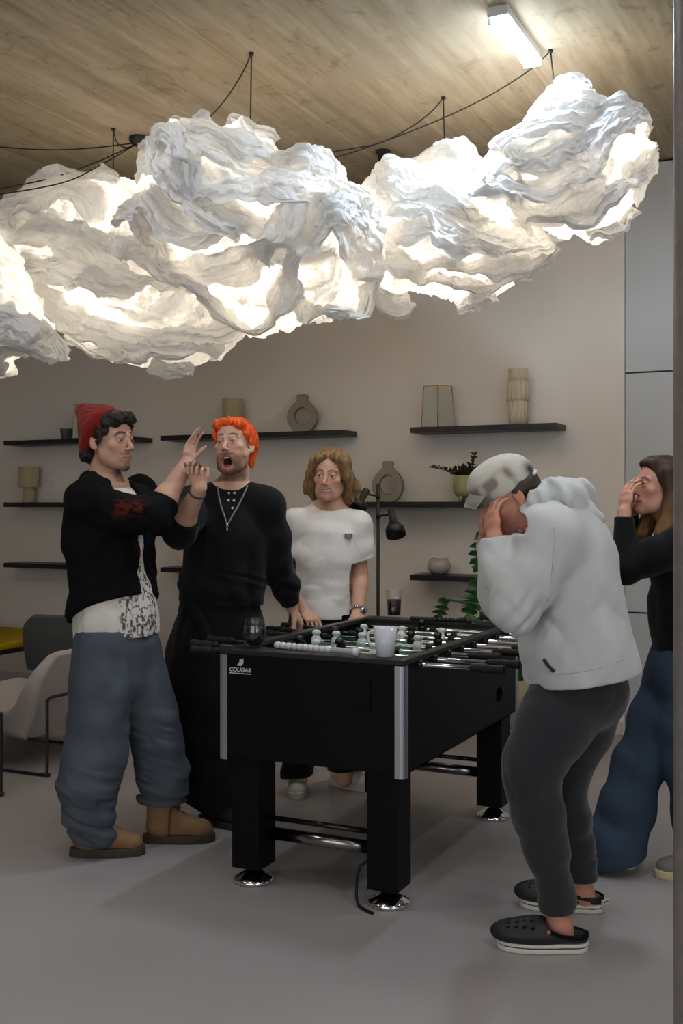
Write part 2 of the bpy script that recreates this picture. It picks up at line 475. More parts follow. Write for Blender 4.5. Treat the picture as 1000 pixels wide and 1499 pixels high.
def main_pieces(V, Q, frac=.06):
    lab = np.arange(len(V))
    while True:
        m = lab[Q].min(1); new = lab.copy()
        for k in range(4): np.minimum.at(new, Q[:,k], m)
        new = new[new]; new = new[new]
        if (new == lab).all(): break
        lab = new
    u, inv, c = np.unique(lab, return_inverse=True, return_counts=True); keep = c[inv] >= frac*c.max()
    if keep.all(): return V, Q
    idx = np.cumsum(keep)-1; Q = Q[keep[Q].all(1)]; return V[keep], idx[Q]
def bounds(prims, pad=.03):
    P = [p for p in prims if p.op == 'u' and p.R < 1e5]
    return np.min([p.c-p.R for p in P],0)-pad, np.max([p.c+p.R for p in P],0)+pad
def isosurf(prims, h, disp=None, smooth_it=1, lo=None, hi=None, margin=1.35):
    l, u = bounds(prims); 
    if lo is not None: l = np.maximum(l, lo)
    if hi is not None: u = np.minimum(u, hi)
    V, Q = surf(field(prims, disp), l, u, h, margin)
    if smooth_it: V = relax(V, Q, smooth_it, .5)
    return V, Q
# value noise, vectorised
_rs = np.random.RandomState(3); _NT = _rs.rand(32,32,32)*2-1
def vnoise(P, s=1.0, off=0.0):
    q = P*s+off; i = np.floor(q).astype(int); f = q-i; f = f*f*f*(f*(f*6-15)+10); i &= 31; j = (i+1) & 31
    g = lambda a,b,c: _NT[a,b,c]
    x0,y0,z0 = i.T; x1,y1,z1 = j.T; fx,fy,fz = f.T
    c00 = g(x0,y0,z0)*(1-fx)+g(x1,y0,z0)*fx; c10 = g(x0,y1,z0)*(1-fx)+g(x1,y1,z0)*fx
    c01 = g(x0,y0,z1)*(1-fx)+g(x1,y0,z1)*fx; c11 = g(x0,y1,z1)*(1-fx)+g(x1,y1,z1)*fx
    return (c00*(1-fy)+c10*fy)*(1-fz)+(c01*(1-fy)+c11*fy)*fz
def fbm(P, s=1.0, off=0.0, o=3):
    a = 0; w = 1
    for k in range(o): a = a+w*vnoise(P, s*2**k, off+k*7.3); w *= .5
    return a
# ================================================================ FOOSBALL TABLE
TX0, TX1, TY0, TY1 = -2.197, -1.447, 3.510, 4.877
TZ0, TZ1 = .479, .880
m_lam = mat('black_laminate', (.0042,.0042,.0048), rough=.45, spec=.12, bump=.04, bscale=420)
m_lamin = mat('black_laminate_inner', (.02,.02,.021), rough=.5)
m_top = mat('black_rail_top', (.018,.017,.0165), rough=.32, spec=.4, bump=.03, bscale=500)
m_alu = mat('brushed_aluminium', srgb(178,178,184), rough=.34, metal=.85, bump=.03, bscale=300)
m_steel = mat('dark_steel', (.30,.285,.27), rough=.20, metal=1)
m_chrome = mat('chrome', (.80,.79,.78), rough=.09, metal=1)
m_rub = mat('black_rubber', (.010,.010,.010), rough=.55, spec=.3)
m_field = mat('green_playfield', srgb(20,96,72), rough=.35)
m_wpl = mat('white_plastic_glossy', srgb(206,210,204), rough=.25)
m_bpl = mat('black_plastic_glossy', (.01,.01,.01), rough=.16)
m_logo = mat('silver_print', srgb(190,190,190), rough=.5)
tb = thing('foosball_table', 'black foosball table with silver corner trims and COUGAR logo, chrome rods through it', 'foosball table', ((TX0+TX1)/2, (TY0+TY1)/2, 0))
TC = Vector(tb.location)
def tpart(name, bm, m, label=None, smooth=False, autos=None, parent=None):
    bmesh.ops.translate(bm, verts=bm.verts, vec=-TC)
    return obj(name, bm, m, parent or tb, smooth, label=label, autos=autos)
TH = .032; DECK = .115
# side and end panels
def side_panel(x0, x1):
    bm = BM(); box(bm, (x0,TY0+.004,TZ0), (x1,TY1-.004,TZ1-.018), .002); return bm
o = tpart('side_panel', side_panel(TX0+.004, TX0+TH), m_lam)
# right side panel with the oval ball return: build as polygon with hole
def oval(cy, cz, ry, rz, n=28): return [(cy+ry*math.cos(2*PI*i/n), cz+rz*math.sin(2*PI*i/n)) for i in range(n)]
hy = 4.60; hz = z_of(1017, TX1, 4.60)
bm = BM()
outer = []; n = 28
O = oval(hy, hz, .045, .033, n)
zb, ztp = TZ0, TZ1-.018; ya, yb = TY0+.004, TY1-.004
for i in range(n):
    a = 2*PI*i/n; c, s = math.cos(a), math.sin(a)
    t = min(((yb-hy) if c > 0 else (hy-ya))/max(abs(c),1e-6), ((ztp-hz) if s > 0 else (hz-zb))/max(abs(s),1e-6))
    outer.append((hy+c*t, hz+s*t))
for X in (TX1-.004,):
    vo = [bm.verts.new((X,p[0],p[1])) for p in outer]; vi = [bm.verts.new((X,p[0],p[1])) for p in O]
    for i in range(n):
        j = (i+1)%n; bm.faces.new((vo[i],vo[j],vi[j],vi[i]))
    # corners
    for cyy in (ya,yb):
        for czz in (zb,ztp):
            best = [k for k in range(n) if (outer[k][0]-cyy)*(outer[(k+1)%n][0]-cyy) >= -1e-9 or True]
            for k in best:
                p, q = outer[k], outer[(k+1)%n]
                if (abs(p[0]-cyy)<1e-6 and abs(q[1]-czz)<1e-6) or (abs(q[0]-cyy)<1e-6 and abs(p[1]-czz)<1e-6):
                    if not (abs(p[0]-q[0])<1e-6 or abs(p[1]-q[1])<1e-6):
                        v = bm.verts.new((X,cyy,czz)); bm.faces.new((vo[k],v,vo[(k+1)%n]))
    # hole wall
    vb = [bm.verts.new((X-.03,p[0],p[1])) for p in O]
    for i in range(n): bm.faces.new((vi[i],vi[(i+1)%n],vb[(i+1)%n],vb[i]))
box(bm, (TX1-TH,TY0+.004,TZ0), (TX1-TH+.004,TY1-.004,TZ1-.018))
box(bm, (TX1-TH,TY0+.004,TZ0), (TX1-.004,TY1-.004,TZ0+.004)); box(bm, (TX1-TH,TY0+.004,TZ1-.022), (TX1-.004,TY1-.004,TZ1-.018))
tpart('side_panel', bm, m_lam)
bm = BM(); box(bm, (TX0+.004,TY0+.004,TZ0), (TX1-.004,TY0+.03,TZ1-.018), .002); tpart('end_panel', bm, m_lam)
bm = BM(); box(bm, (TX0+.004,TY1-.03,TZ0), (TX1-.004,TY1-.004,TZ1-.018), .002); tpart('end_panel', bm, m_lam)
# ball return door ledge on the near end
dx0 = -1.70; 
bm = BM(); box(bm, (-1.66,TY0-.003,.70), (-1.575,TY0+.006,.80), .002); tpart('return_door', bm, m_lam)
# top rails
bm = BM()
box(bm, (TX0,TY0,TZ1-.02), (TX0+.04,TY1,TZ1), .004); 
tpart('top_rail', bm, m_top)
bm = BM(); box(bm, (TX1-.04,TY0,TZ1-.02), (TX1,TY1,TZ1), .004); tpart('top_rail', bm, m_top)
bm = BM(); box(bm, (TX0+.0395,TY0,TZ1-.02), (TX1-.0395,TY0+DECK,TZ1-.0004), .004); tpart('end_deck', bm, m_top)
bm = BM(); box(bm, (TX0+.0395,TY1-DECK,TZ1-.02), (TX1-.0395,TY1,TZ1-.0004), .004); tpart('end_deck', bm, m_top)
bm = BM(); box(bm, (TX0+TH,TY0+DECK-.012,.70), (TX1-TH,TY0+DECK,TZ1-.02)); tpart('inner_wall', bm, m_lamin)
bm = BM(); box(bm, (TX0+TH,TY1-DECK,.70), (TX1-TH,TY1-DECK+.012,TZ1-.02)); tpart('inner_wall', bm, m_lamin)
# play field with white lines
m_pf = [m_field, m_wpl]
bm = BM(); box(bm, (TX0+TH,TY0+DECK,.765), (TX1-TH,TY1-DECK,.78)); tpart('playfield', bm, m_field)
bm = BM(); ym = (TY0+TY1)/2; xm = (TX0+TX1)/2
box(bm, (TX0+TH,ym-.004,.7802),(TX1-TH,ym+.004,.7808)); tpart('field_line', bm, m_wpl)
for s in (-1,1):
    bm = BM()
    yg = ym + s*(.5683)
    box(bm, (xm-.15,yg-s*.16-.004,.7802),(xm+.15,yg-s*.16+.004,.7808)); box(bm, (xm-.15,min(yg,yg-s*.16),.7802),(xm-.142,max(yg,yg-s*.16),.7808)); box(bm, (xm+.142,min(yg,yg-s*.16),.7802),(xm+.15,max(yg,yg-s*.16),.7808)); tpart('field_line', bm, m_wpl)
bm = BM()
for i in range(32):
    a0,a1 = 2*PI*i/32, 2*PI*(i+1)/32
    v=[bm.verts.new((xm+r*math.cos(a),ym+r*math.sin(a),.7808)) for r,a in ((.08,a0),(.088,a0),(.088,a1),(.08,a1))]; bm.faces.new(v)
tpart('field_line', bm, m_wpl)
# corner trims
def trim(cx, cy, sx, sy):
    bm = BM(); w = .033; t = .0035; zl, zh = .468, .858
    P = []
    r = .014
    for k in range(9):
        a = PI/2*k/8; P.append((cx - sx*r + sx*(r+t)*math.cos(a), cy - sy*r + sy*(r+t)*math.sin(a)))
    P = [(cx+sx*t, cy-sy*w)] + P + [(cx-sx*w, cy+sy*t)]
    P += [(cx-sx*w, cy-sy*.001)] + [(cx-sx*.001, cy-sy*.001)] + [(cx-sx*.001, cy-sy*w)]
    prism(bm, P, zl, zh, 'xy'); return bm
for sx,cx in ((-1,TX0),(1,TX1)):
    for sy,cy in ((-1,TY0),(1,TY1)):
        tpart('corner_trim', trim(cx-sx*.003, cy-sy*.003, sx, sy), m_alu, 'silver aluminium corner trim')
# legs
LW, LD = .116, .128
legc = []
for sx in (-1,1):
    for sy in (-1,1):
        cx = (TX1-.035-LW/2) if sx>0 else (TX0+.045+LW/2)
        cy = (TY1-.02-LD/2) if sy>0 else (TY0+.02+LD/2)
        legc.append((cx,cy))
        bm = BM(); box(bm, (cx-LW/2,cy-LD/2,.062), (cx+LW/2,cy+LD/2,TZ0+.02), .002); lg = tpart('leg', bm, m_lam)
        bm = BM(); lathe(bm, [(0,.064),(.014,.064),(.014,.047),(.024,.044),(.071,.018),(.076,.014),(.0765,.004),(.072,0),(0,0)], (cx,cy,0), 48)
        tpart('levelling_foot', bm, m_chrome, 'round chrome levelling foot', parent=lg)
# stretchers
for yy, z in ((legc[0][1],.185),(legc[1][1],.195)):
    bm = BM(); tube(bm, [(legc[0][0]+LW/2-.005,yy+.015,z),(legc[2][0]-LW/2+.005,yy+.015,z)], .0235, 24)
    tpart('stretcher', bm, m_steel, 'steel tube between the legs')
    bm = BM(); tube(bm, [(legc[0][0]+LW/2-.005,yy+.03,z+.052),(legc[2][0]-LW/2+.005,yy+.03,z+.052)], .010, 16)
    tpart('stretcher', bm, m_bpl, 'thin black tube above the steel one')
# rods, handles, bearings, players
rodY = [3.670 + .1496*i for i in range(8)]
RZ = .8455
rodspec = [  # colour, player x list, right handle start x, left end x(handle outer)
 ('w', [-1.82], -1.2595, None, -2.30),
 ('w', [-1.95,-1.70], -1.249, None, -2.40),
 ('b', [-2.09,-1.908,-1.722], -1.368, -2.415, None),
 ('w', [-2.098,-2.005,-1.886,-1.763,-1.640], -1.318, None, -2.33),
 ('b', [-2.079,-1.962,-1.845,-1.725,-1.608], -1.285, -2.36, None),
 ('w', [-2.02,-1.837,-1.654], -1.26, -2.38, None),
 ('b', [-1.95,-1.697], -1.20, -2.385, None),
 ('b', [-1.855], -1.17, -2.37, None)]
def player_bm():
    bm = BM()
    # head, collar, barrel around rod, torso, legs, foot block   (hangs under the rod, rod axis = x)
    def sq(prof, cy=0):   # stack of rounded rectangles (hx,hy,z)
        rings = []
        for hx,hy,z,oy in prof:
            rings.append([bm.verts.new((hx*math.copysign(abs(math.cos(a))**.6,math.cos(a)), oy+hy*math.copysign(abs(math.sin(a))**.6,math.sin(a)), z)) for a in [2*PI*k/16 for k in range(16)]])
        for p,q in zip(rings, rings[1:]):
            for k in range(16):
                f = bm.faces.new((p[k],p[(k+1)%16],q[(k+1)%16],q[k])); f.smooth = True
        bm.faces.new(rings[0][::-1]); bm.faces.new(rings[-1])
    sq([(.004,.004,.047,0),(.012,.012,.045,0),(.0165,.0155,.039,0),(.017,.016,.033,0),(.014,.013,.027,0),(.0105,.010,.023,0),
        (.016,.0135,.018,0),(.0195,.016,.010,0),(.020,.0165,0,0),(.0185,.0155,-.010,0),(.014,.012,-.020,0),(.012,.010,-.032,0),(.011,.009,-.045,0),(.0125,.010,-.052,0),(.0145,.011,-.058,0),(.0145,.011,-.062,0)])
    lathe(bm, [(0,.019),(.0055,.019),(.0055,.0155),(.004,.0155)], (0,0,0), 12, axis=(0,-1,0))
    return bm
pw = {}
for key,mm in (('w',m_wpl),('b',m_bpl)):
    pw[key] = None
for i,(colr_,xs,hr,hlx,lend) in enumerate(rodspec):
    y = rodY[i]
    le = (hlx) if hlx is not None else lend
    bm = BM(); tube(bm, [(le,y,RZ),(hr+.002,y,RZ)], .0079, 18)
    rod = tpart('rod', bm, m_chrome, 'chrome rod')
    def handle(xa, sgn):
        bm = BM()
        prof = [(0,0),(.0125,0),(.0135,.003),(.0135,.016),(.0115,.020),(.0125,.026),(.0155,.036),(.0165,.05),(.0155,.064),(.0138,.074),(.0145,.086),(.0163,.100),(.0163,.118),(.015,.123),(0,.123)]
        lathe(bm, prof, (xa,y,RZ), 24, axis=(sgn,0,0))
        bmesh.ops.translate(bm, verts=bm.verts, vec=-TC)
        return obj('handle', bm, m_rub, rod, label='black rubber grip')
    handle(hr, 1)
    if hlx is not None: handle(hlx, -1)
    else:
        handle(lend, -1)
    # bearings on both walls
    for bx,s in ((TX1,1),(TX0,-1)):
        bm = BM(); lathe(bm, [(.0085,.012),(.012,.012),(.0135,.008),(.021,.004),(.022,-.004),(0,-.004)], (bx-s*.004,y,RZ), 24, axis=(s,0,0))
        lathe(bm, [(0,.007),(.003,.007),(.004,.004),(.004,0)], (bx-s*.004,y,RZ+.0165), 10, axis=(s,0,0))
        tpart('bearing', bm, m_bpl)
    # rubber stops
    for sx_ in (min(xs)-.052, max(xs)+.052):
        if TX0+TH+.02 < sx_ < TX1-TH-.02:
            bm = BM(); lathe(bm, [(0,-.014),(.014,-.014),(.0155,-.011),(.0155,.011),(.014,.014),(0,.014)], (sx_,y,RZ), 20, axis=(1,0,0)); bmesh.ops.translate(bm, verts=bm.verts, vec=-TC); obj('rubber_stop', bm, m_rub, rod)
    for j,xp in enumerate(xs):
        if pw[colr_] is None:
            pl = obj('player', player_bm(), m_wpl if colr_=='w' else m_bpl, rod); pw[colr_] = pl
        else:
            pl = pw[colr_].copy(); COL.objects.link(pl); pl.parent = rod
        pl['label'] = 'white player figure' if colr_=='w' else 'black player figure'
        pl.location = Vector((xp,y,RZ))-TC
        pl.rotation_euler = (math.radians([5,-10,35,-6,12,-30,70,15][i]),0,0)
# logo on near end: cat head above the word COUGAR
lx = wall_x(335.5, TY0); lx2 = wall_x(367, TY0); lz = z_of(985, (lx+lx2)/2, TY0)
cu = bpy.data.curves.new('logo_text', 'FONT'); cu.body = 'COUGAR'; cu.size = .040; cu.extrude = .0004; cu.shear = .25; cu.offset = .0010
cu.space_character = 1.0
to = bpy.data.objects.new('logo_text', cu); COL.objects.link(to); bpy.context.view_layer.update()
me = bpy.data.meshes.new_from_object(to.evaluated_get(bpy.context.evaluated_depsgraph_get())); bpy.data.objects.remove(to)
xs_ = [v.co.x for v in me.vertices]; wv = max(xs_)-min(xs_)
bm = BM(); bm.from_mesh(me); s = (lx2-lx)/wv
for v in bm.verts:
    v.co = Vector((lx+(v.co.x-min(xs_))*s, TY0+.004-.0012-v.co.z, lz+.004+v.co.y*s*.95))
# cat head in three-quarter view: ears, muzzle, neck
def P2(pts, ox, oz, sc, y0, y1): prism(bm, [(ox+p[0]*sc, oz+p[1]*sc) for p in pts], y0, y1)
hx = wall_x(351, TY0); hz0 = lz+.026
P2([(-1.0,0),(-.75,.55),(-.25,1.0),(-.2,1.55),(-.05,2.15),(.25,1.85),(.7,1.9),(1.0,2.25),(1.12,1.6),(1.15,1.0),(.95,.55),(.7,.35),(.75,.1),(.3,-.05)], hx, hz0, .0125, TY0+.0022, TY0+.0044)
tpart('logo', bm, m_logo, 'silver printed cat head over the word COUGAR')
bm = BM()
for ex,ez in ((.30,1.38),(.82,1.40),(.62,1.02)): P2([(-.13,0),(0,.09),(.13,.0),(0,-.07)], hx+ex*.0125, hz0+ez*.0125, .0125, TY0+.0016, TY0+.0022)
tpart('logo_mark', bm, m_bpl)
bm = BM(); box(bm, (lx-.002,TY0+.0028,lz-.004),(lx2,TY0+.004,lz-.001)); tpart('logo_mark', bm, m_logo)
# power cord hanging by the near right leg
lc = legc[2]
bm = BM(); bx = lc[0]-LW/2
tube(bm, smooth_path([(bx-.008,lc[1]-.01,.17),(bx-.016,lc[1]-.03,.150),(bx-.038,lc[1]-.045,.125),(bx-.044,lc[1]-.055,.06),(bx-.030,lc[1]-.075,.012),(bx+.01,lc[1]-.105,.0065),(bx+.05,lc[1]-.125,.0065)],10), .0055, 10)
tag(obj('power_cord', bm, m_rub), 'short black cord looping to the floor by the nearest table leg', 'cord')

# ---------------------------------------------------------------- things on the table
m_glass = bpy.data.materials.new('clear_glass'); m_glass.use_nodes = True; nt = m_glass.node_tree; nt.nodes.clear()
tr_ = nt.nodes.new('ShaderNodeBsdfTransparent'); tr_.inputs['Color'].default_value = (.93,.95,.94,1)
gl_ = nt.nodes.new('ShaderNodeBsdfGlossy'); gl_.inputs['Roughness'].default_value = .03
lw_ = nt.nodes.new('ShaderNodeLayerWeight'); lw_.inputs['Blend'].default_value = .3
pw_ = nt.nodes.new('ShaderNodeMath'); pw_.operation = 'POWER'; pw_.inputs[1].default_value = 3; nt.links.new(lw_.outputs['Facing'], pw_.inputs[0])
fr_ = nt.nodes.new('ShaderNodeMath'); fr_.operation = 'MULTIPLY_ADD'; fr_.inputs[1].default_value = .55; fr_.inputs[2].default_value = .05; nt.links.new(pw_.outputs[0], fr_.inputs[0])
mx_ = nt.nodes.new('ShaderNodeMixShader'); ou_ = nt.nodes.new('ShaderNodeOutputMaterial')
nt.links.new(fr_.outputs[0], mx_.inputs[0]); nt.links.new(tr_.outputs[0], mx_.inputs[1]); nt.links.new(gl_.outputs[0], mx_.inputs[2]); nt.links.new(mx_.outputs[0], ou_.inputs[0])
m_cola = mat('cola', (.022,.006,.004), rough=.06, spec=.5)
m_darkdrink = mat('dark_drink', (.006,.003,.003), rough=.03, spec=.6)
m_mug = mat('white_ceramic', srgb(200,201,204), rough=.3, coat=.3)
def place(px, py, z=TZ1):
    D = (CAMH-z)*F/(py-CY); p = at(px, py, D); return Vector(c2w((p[0],D,z)))
# stemless wine glass
p = place(373, 947.5)
g = thing('stemless_glass', 'stemless rounded glass of dark drink at the near left corner of the foosball table', 'glass', p)
po = [(0,0),(.020,0),(.026,.003),(.036,.018),(.0425,.040),(.0435,.058),(.041,.080),(.0365,.108)]
pi = [(.0355,.108),(.0398,.080),(.0422,.058),(.0412,.040),(.0345,.019),(.022,.006),(0,.005)]
bm = BM(); lathe(bm, po+pi, (0,0,.0005), 40); obj('bowl', bm, m_glass, g)
bm = BM(); lathe(bm, [(0,.0062),(.0215,.0072),(.0338,.0200),(.0404,.040),(.0413,.058),(.0405,.071),(0,.071)], (0,0,.0005), 40); obj('drink', bm, m_darkdrink, g, label='dark drink')
# mug
p = place(564, 961)
g = thing('mug', 'plain white tapered mug at the near right end of the foosball table', 'mug', p)
bm = BM(); lathe(bm, [(0,0),(.029,0),(.0315,.002),(.0355,.04),(.0425,.1035),(.0405,.1035),(.0335,.04),(.029,.006),(0,.006)], (0,0,.0003), 40); obj('mug_body', bm, m_mug, g)
dv = Vector(c2w((-1,.15,0))).normalized()
hp = [dv*.038+Vector((0,0,.088)), dv*.056+Vector((0,0,.086)), dv*.062+Vector((0,0,.070)), dv*.056+Vector((0,0,.045)), dv*.036+Vector((0,0,.034))]
bm = BM(); tube(bm, smooth_path(hp,6), .0045, 12); obj('mug_handle', bm, m_mug, g)
# tumblers with cola
def tumbler(px, py, label, fill, ribs, H=.132, R=.0395, r=.032):
    p = place(px, py); g = thing('tumbler', label, 'glass', p)
    bm = BM(); rings = lathe(bm, [(0,0),(r,0),(r+.001,.004),(R,H),(R-.0018,H),(r-.001,.013),(0,.012)], (0,0,.0005), 48)
    if ribs:
        bmesh.ops.subdivide_edges(bm, edges=[e for e in bm.edges if abs(e.verts[0].co.z-e.verts[1].co.z) > .06], cuts=6)
        for v in bm.verts:
            rr = math.hypot(v.co.x,v.co.y); 
            if .012 < v.co.z < .105 and rr > .02:
                a = math.atan2(v.co.y,v.co.x); f = 1+.05*(math.cos(a*10)-.5); v.co.x*=f; v.co.y*=f
    obj('tumbler_glass', bm, m_glass, g)
    k = (fill-.013)/(H-.013); rt = (r-.0012)+(R-r-.001)*k
    bm = BM(); lathe(bm, [(0,.0135),(r-.0022,.0140),(rt-.0012-(.002 if ribs else 0),fill),(0,fill)], (0,0,.0005), 40); obj('drink', bm, m_cola, g, label='cola')
tumbler(577, 904.5, 'straight tumbler nearly full of cola on the far end of the foosball table', .088, False)
tumbler(711.5, 911.5, 'ribbed tumbler with a little cola left, on the far right corner of the foosball table', .046, True, H=.130, R=.037, r=.031)
# score counters
def counter(pa, pb, beadw, n, m, label, r=.0125):
    d = (pb-pa); L_ = d.length; g = thing('score_counter', label, 'score counter', (pa+pb)/2)
    a = math.atan2(d.y,d.x); g.rotation_euler = (0,0,a)
    bm = BM(); tube(bm, [(-L_/2,0,r+.001),(L_/2,0,r+.001)], .0045, 12)
    lathe(bm, [(0,0),(r*.55,0),(r*.9,.002),(r*.9,L_-n*beadw-.03),(r*1.15,L_-n*beadw-.028),(r*1.15,L_-n*beadw-.006),(0,L_-n*beadw-.005)], (L_/2-(L_-n*beadw-.005),0,r+.001), 20, axis=(1,0,0)) if L_-n*beadw > .05 else None
    obj('counter_bar', bm, m, g)
    b0 = None
    for k in range(n):
        x = -L_/2+beadw*(k+.5)
        if b0 is None:
            bm = BM(); lathe(bm, [(.004,-beadw*.49),(r*.78,-beadw*.49),(r,-beadw*.2),(r,beadw*.2),(r*.78,beadw*.49),(.004,beadw*.49)], (0,0,0), 20, axis=(1,0,0)); b0 = obj('bead', bm, m, g)
            o_ = b0
        else: o_ = b0.copy(); COL.objects.link(o_); o_.parent = g
        o_.location = (x,0,r+.001)
counter(place(403,949)+Vector((0,0,0)), place(525,960.5), .0255, 10, m_mug, 'white beaded score counter lying on the near end of the foosball table')
counter(place(601,909)+Vector((0,.0,0)), place(690,913), .0215, 10, m_bpl, 'black beaded score counter on the far end of the foosball table', r=.011)
# ================================================================ WALL DECOR
m_tan = mat('tan_stoneware', srgb(178,163,128), rough=.75, bump=.12, bscale=120, var=.05, vscale=10)
m_tan2 = mat('grey_stoneware', srgb(146,136,120), rough=.8, bump=.1, bscale=150, var=.04)
m_cream = mat('cream_stoneware', srgb(206,190,166), rough=.75, bump=.12, bscale=120, var=.03)
m_gold = mat('brass_edge', srgb(190,140,60), rough=.3, metal=1)
m_rib = mat('ribbed_glass', srgb(214,216,200), rough=.25, alpha=.42)
def shelf_pt(px, zt_, y=WY-.12):
    return Vector((wall_x(px, y), y, zt_+.0012))
def mpp(y, px): return depth_of(wall_x(px,y),y)/F
YM = WY-.12
# fluted block vase: a wide fluted drum on a narrow neck (stands drum up)
def block_vase(px, zs, wtop, wstem, htop, hstem, label, rows=None):
    s = mpp(YM, px); g = thing('fluted_vase', label, 'vase', shelf_pt(px, zs))
    def fl(R, z0, z1, nf, amp, bm, cap=True):
        seg = nf*6; rings = []
        for z in np.linspace(z0, z1, 6):
            rings.append([bm.verts.new(((R+amp*abs(math.sin(a*nf/2))-amp*.5)*math.cos(a),(R+amp*abs(math.sin(a*nf/2))-amp*.5)*math.sin(a),z)) for a in [2*PI*k/seg for k in range(seg)]])
        for p,q in zip(rings,rings[1:]):
            for k in range(seg): bm.faces.new((p[k],p[(k+1)%seg],q[(k+1)%seg],q[k]))
        bm.faces.new(rings[0][::-1]); bm.faces.new(rings[-1])
    bm = BM(); fl(wstem*s/2, 0, hstem*s, 14, .004, bm); obj('vase_foot', bm, m_tan, g)
    bm = BM(); fl(wtop*s/2, hstem*s, (hstem+htop)*s, 18, .005, bm)
    obj('vase_drum', bm, m_tan, g)
block_vase(42, ZM, 29.5, 16, 30, 22, 'tan fluted vase with a wide drum on a narrow foot, left of the power socket')
block_vase(340, ZT, 28.5, 16, 32, 20, 'tan fluted drum vase on the shelf above the orange-haired man')
# ring vases
def ring_vase(px, zs, W, H, m, label, hole=(.0,.46,.2,.27), neckw=9, th=.055, ang=0):
    s = mpp(YM, px); g = thing('ring_vase', label, 'vase', shelf_pt(px, zs), ang)
    w, h = W*s/2, H*s
    # outline, from left foot clockwise
    pts = [(-.42,0),(-.74,.11),(-.97,.28),(-1.0,.42),(-.93,.56),(-.72,.70),(-.46,.80),(-.33,.88),(-.36,.985),(-.30,1.0),(.30,1.0),(.36,.985),(.33,.88),(.46,.80),(.72,.70),(.93,.56),(1.0,.42),(.97,.28),(.74,.11),(.42,0)]
    out = [(p.x,p.y) for p in smooth_path([(a*w,b_*h,0) for a,b_ in pts],4,closed=True)]
    n = len(out); cx_, cz_, rx_, rz_ = 0, .42*h, w*.50, h*.235
    inn = []
    for p in out:
        a = math.atan2(p[1]-cz_, p[0]-cx_); inn.append((cx_+rx_*math.cos(a), cz_+rz_*math.sin(a)))
    bm = BM(); L0 = []
    prof = [(-th/2,0),(-th/2+.006,-1),(th/2-.006,-1),(th/2,0)]
    rings = []
    for yy, k in ((-th/2,.0),(-th/2+.007,1),(th/2-.007,1),(th/2,0)):
        def inset(p, q, s_):   # move toward the mid line for the rounded rim
            f = .06*(1-k); return (p[0]+(q[0]-p[0])*f*s_, p[1]+(q[1]-p[1])*f*s_)
        rings.append(([bm.verts.new((*[inset(p,q,1)[0]],yy,inset(p,q,1)[1])) for p,q in zip(out,inn)], [bm.verts.new((inset(q,p,1)[0],yy,inset(q,p,1)[1])) for p,q in zip(out,inn)]))
    for i in range(n):
        j = (i+1)%n
        for (o1,i1),(o2,i2) in zip(rings,rings[1:]):
            bm.faces.new((o1[i],o1[j],o2[j],o2[i])); bm.faces.new((i1[i],i2[i],i2[j],i1[j]))
        o1,i1 = rings[0]; bm.faces.new((o1[i],i1[i],i1[j],o1[j]))
        o1,i1 = rings[-1]; bm.faces.new((o1[i],o1[j],i1[j],i1[i]))
    obj('vase_ring', bm, m, g, smooth=True, autos=40)
    bm = BM(); lathe(bm, [(0,h-.004),(.30*w*.8,h-.004),(.30*w,h+.003),(.30*w*.92,h+.005),(.30*w*.55,h+.001),(0,h+.0005)], (0,0,0), 24); 
    for v in bm.verts: v.co.y *= .6
    obj('vase_mouth', bm, m, g)
ring_vase(443, ZT, 45, 54, m_tan2, 'grey-brown ring vase with an oval hole on the upper shelf', ang=.25)
ring_vase(568, ZM, 46, 58, m_tan2, 'grey-brown ring vase behind the black floor lamp', ang=.25)
ring_vase(283, ZB, 50, 60, m_cream, 'cream ring vase partly hidden by the orange-haired man', ang=.25)
ring_vase(392, ZB, 40, 46, m_cream, 'cream ring vase glimpsed at the waist of the orange-haired man', ang=.25)
# tall fluted vase in three stacked offsets
s = mpp(YM, 758)
g = thing('tall_fluted_vase', 'tall cream fluted vase with a wider middle band', 'vase', shelf_pt(758.5, ZT))
def flrings(bm, prof, nf, amp, ph=0):
    seg = nf*6; rings = []
    for R,z in prof:
        rings.append([bm.verts.new(((R+amp*(abs(math.sin(a*nf/2+ph))-.6))*math.cos(a),(R+amp*(abs(math.sin(a*nf/2+ph))-.6))*math.sin(a),z+.0035*math.sin(a*5+ph*3)*(1 if 0<prof.index((R,z))<len(prof)-1 else 0))) for a in [2*PI*k/seg for k in range(seg)]])
    for p,q in zip(rings,rings[1:]):
        for k in range(seg):
            f = bm.faces.new((p[k],p[(k+1)%seg],q[(k+1)%seg],q[k])); f.smooth = True
    bm.faces.new(rings[0][::-1]); bm.faces.new(rings[-1])
bm = BM(); flrings(bm, [(13.2*s,0),(13.0*s,18*s),(14.2*s,36*s)], 16, .006); obj('lower_band', bm, m_cream, g)
bm = BM(); flrings(bm, [(13.5*s,35*s),(16.3*s,36*s),(15.8*s,48*s),(15.2*s,62*s),(13*s,64*s)], 16, .008, .5); obj('middle_band', bm, m_cream, g)
bm = BM(); flrings(bm, [(13.3*s,62*s),(14.0*s,70*s),(14.6*s,82*s)], 16, .006, 1.0); obj('upper_band', bm, m_cream, g)
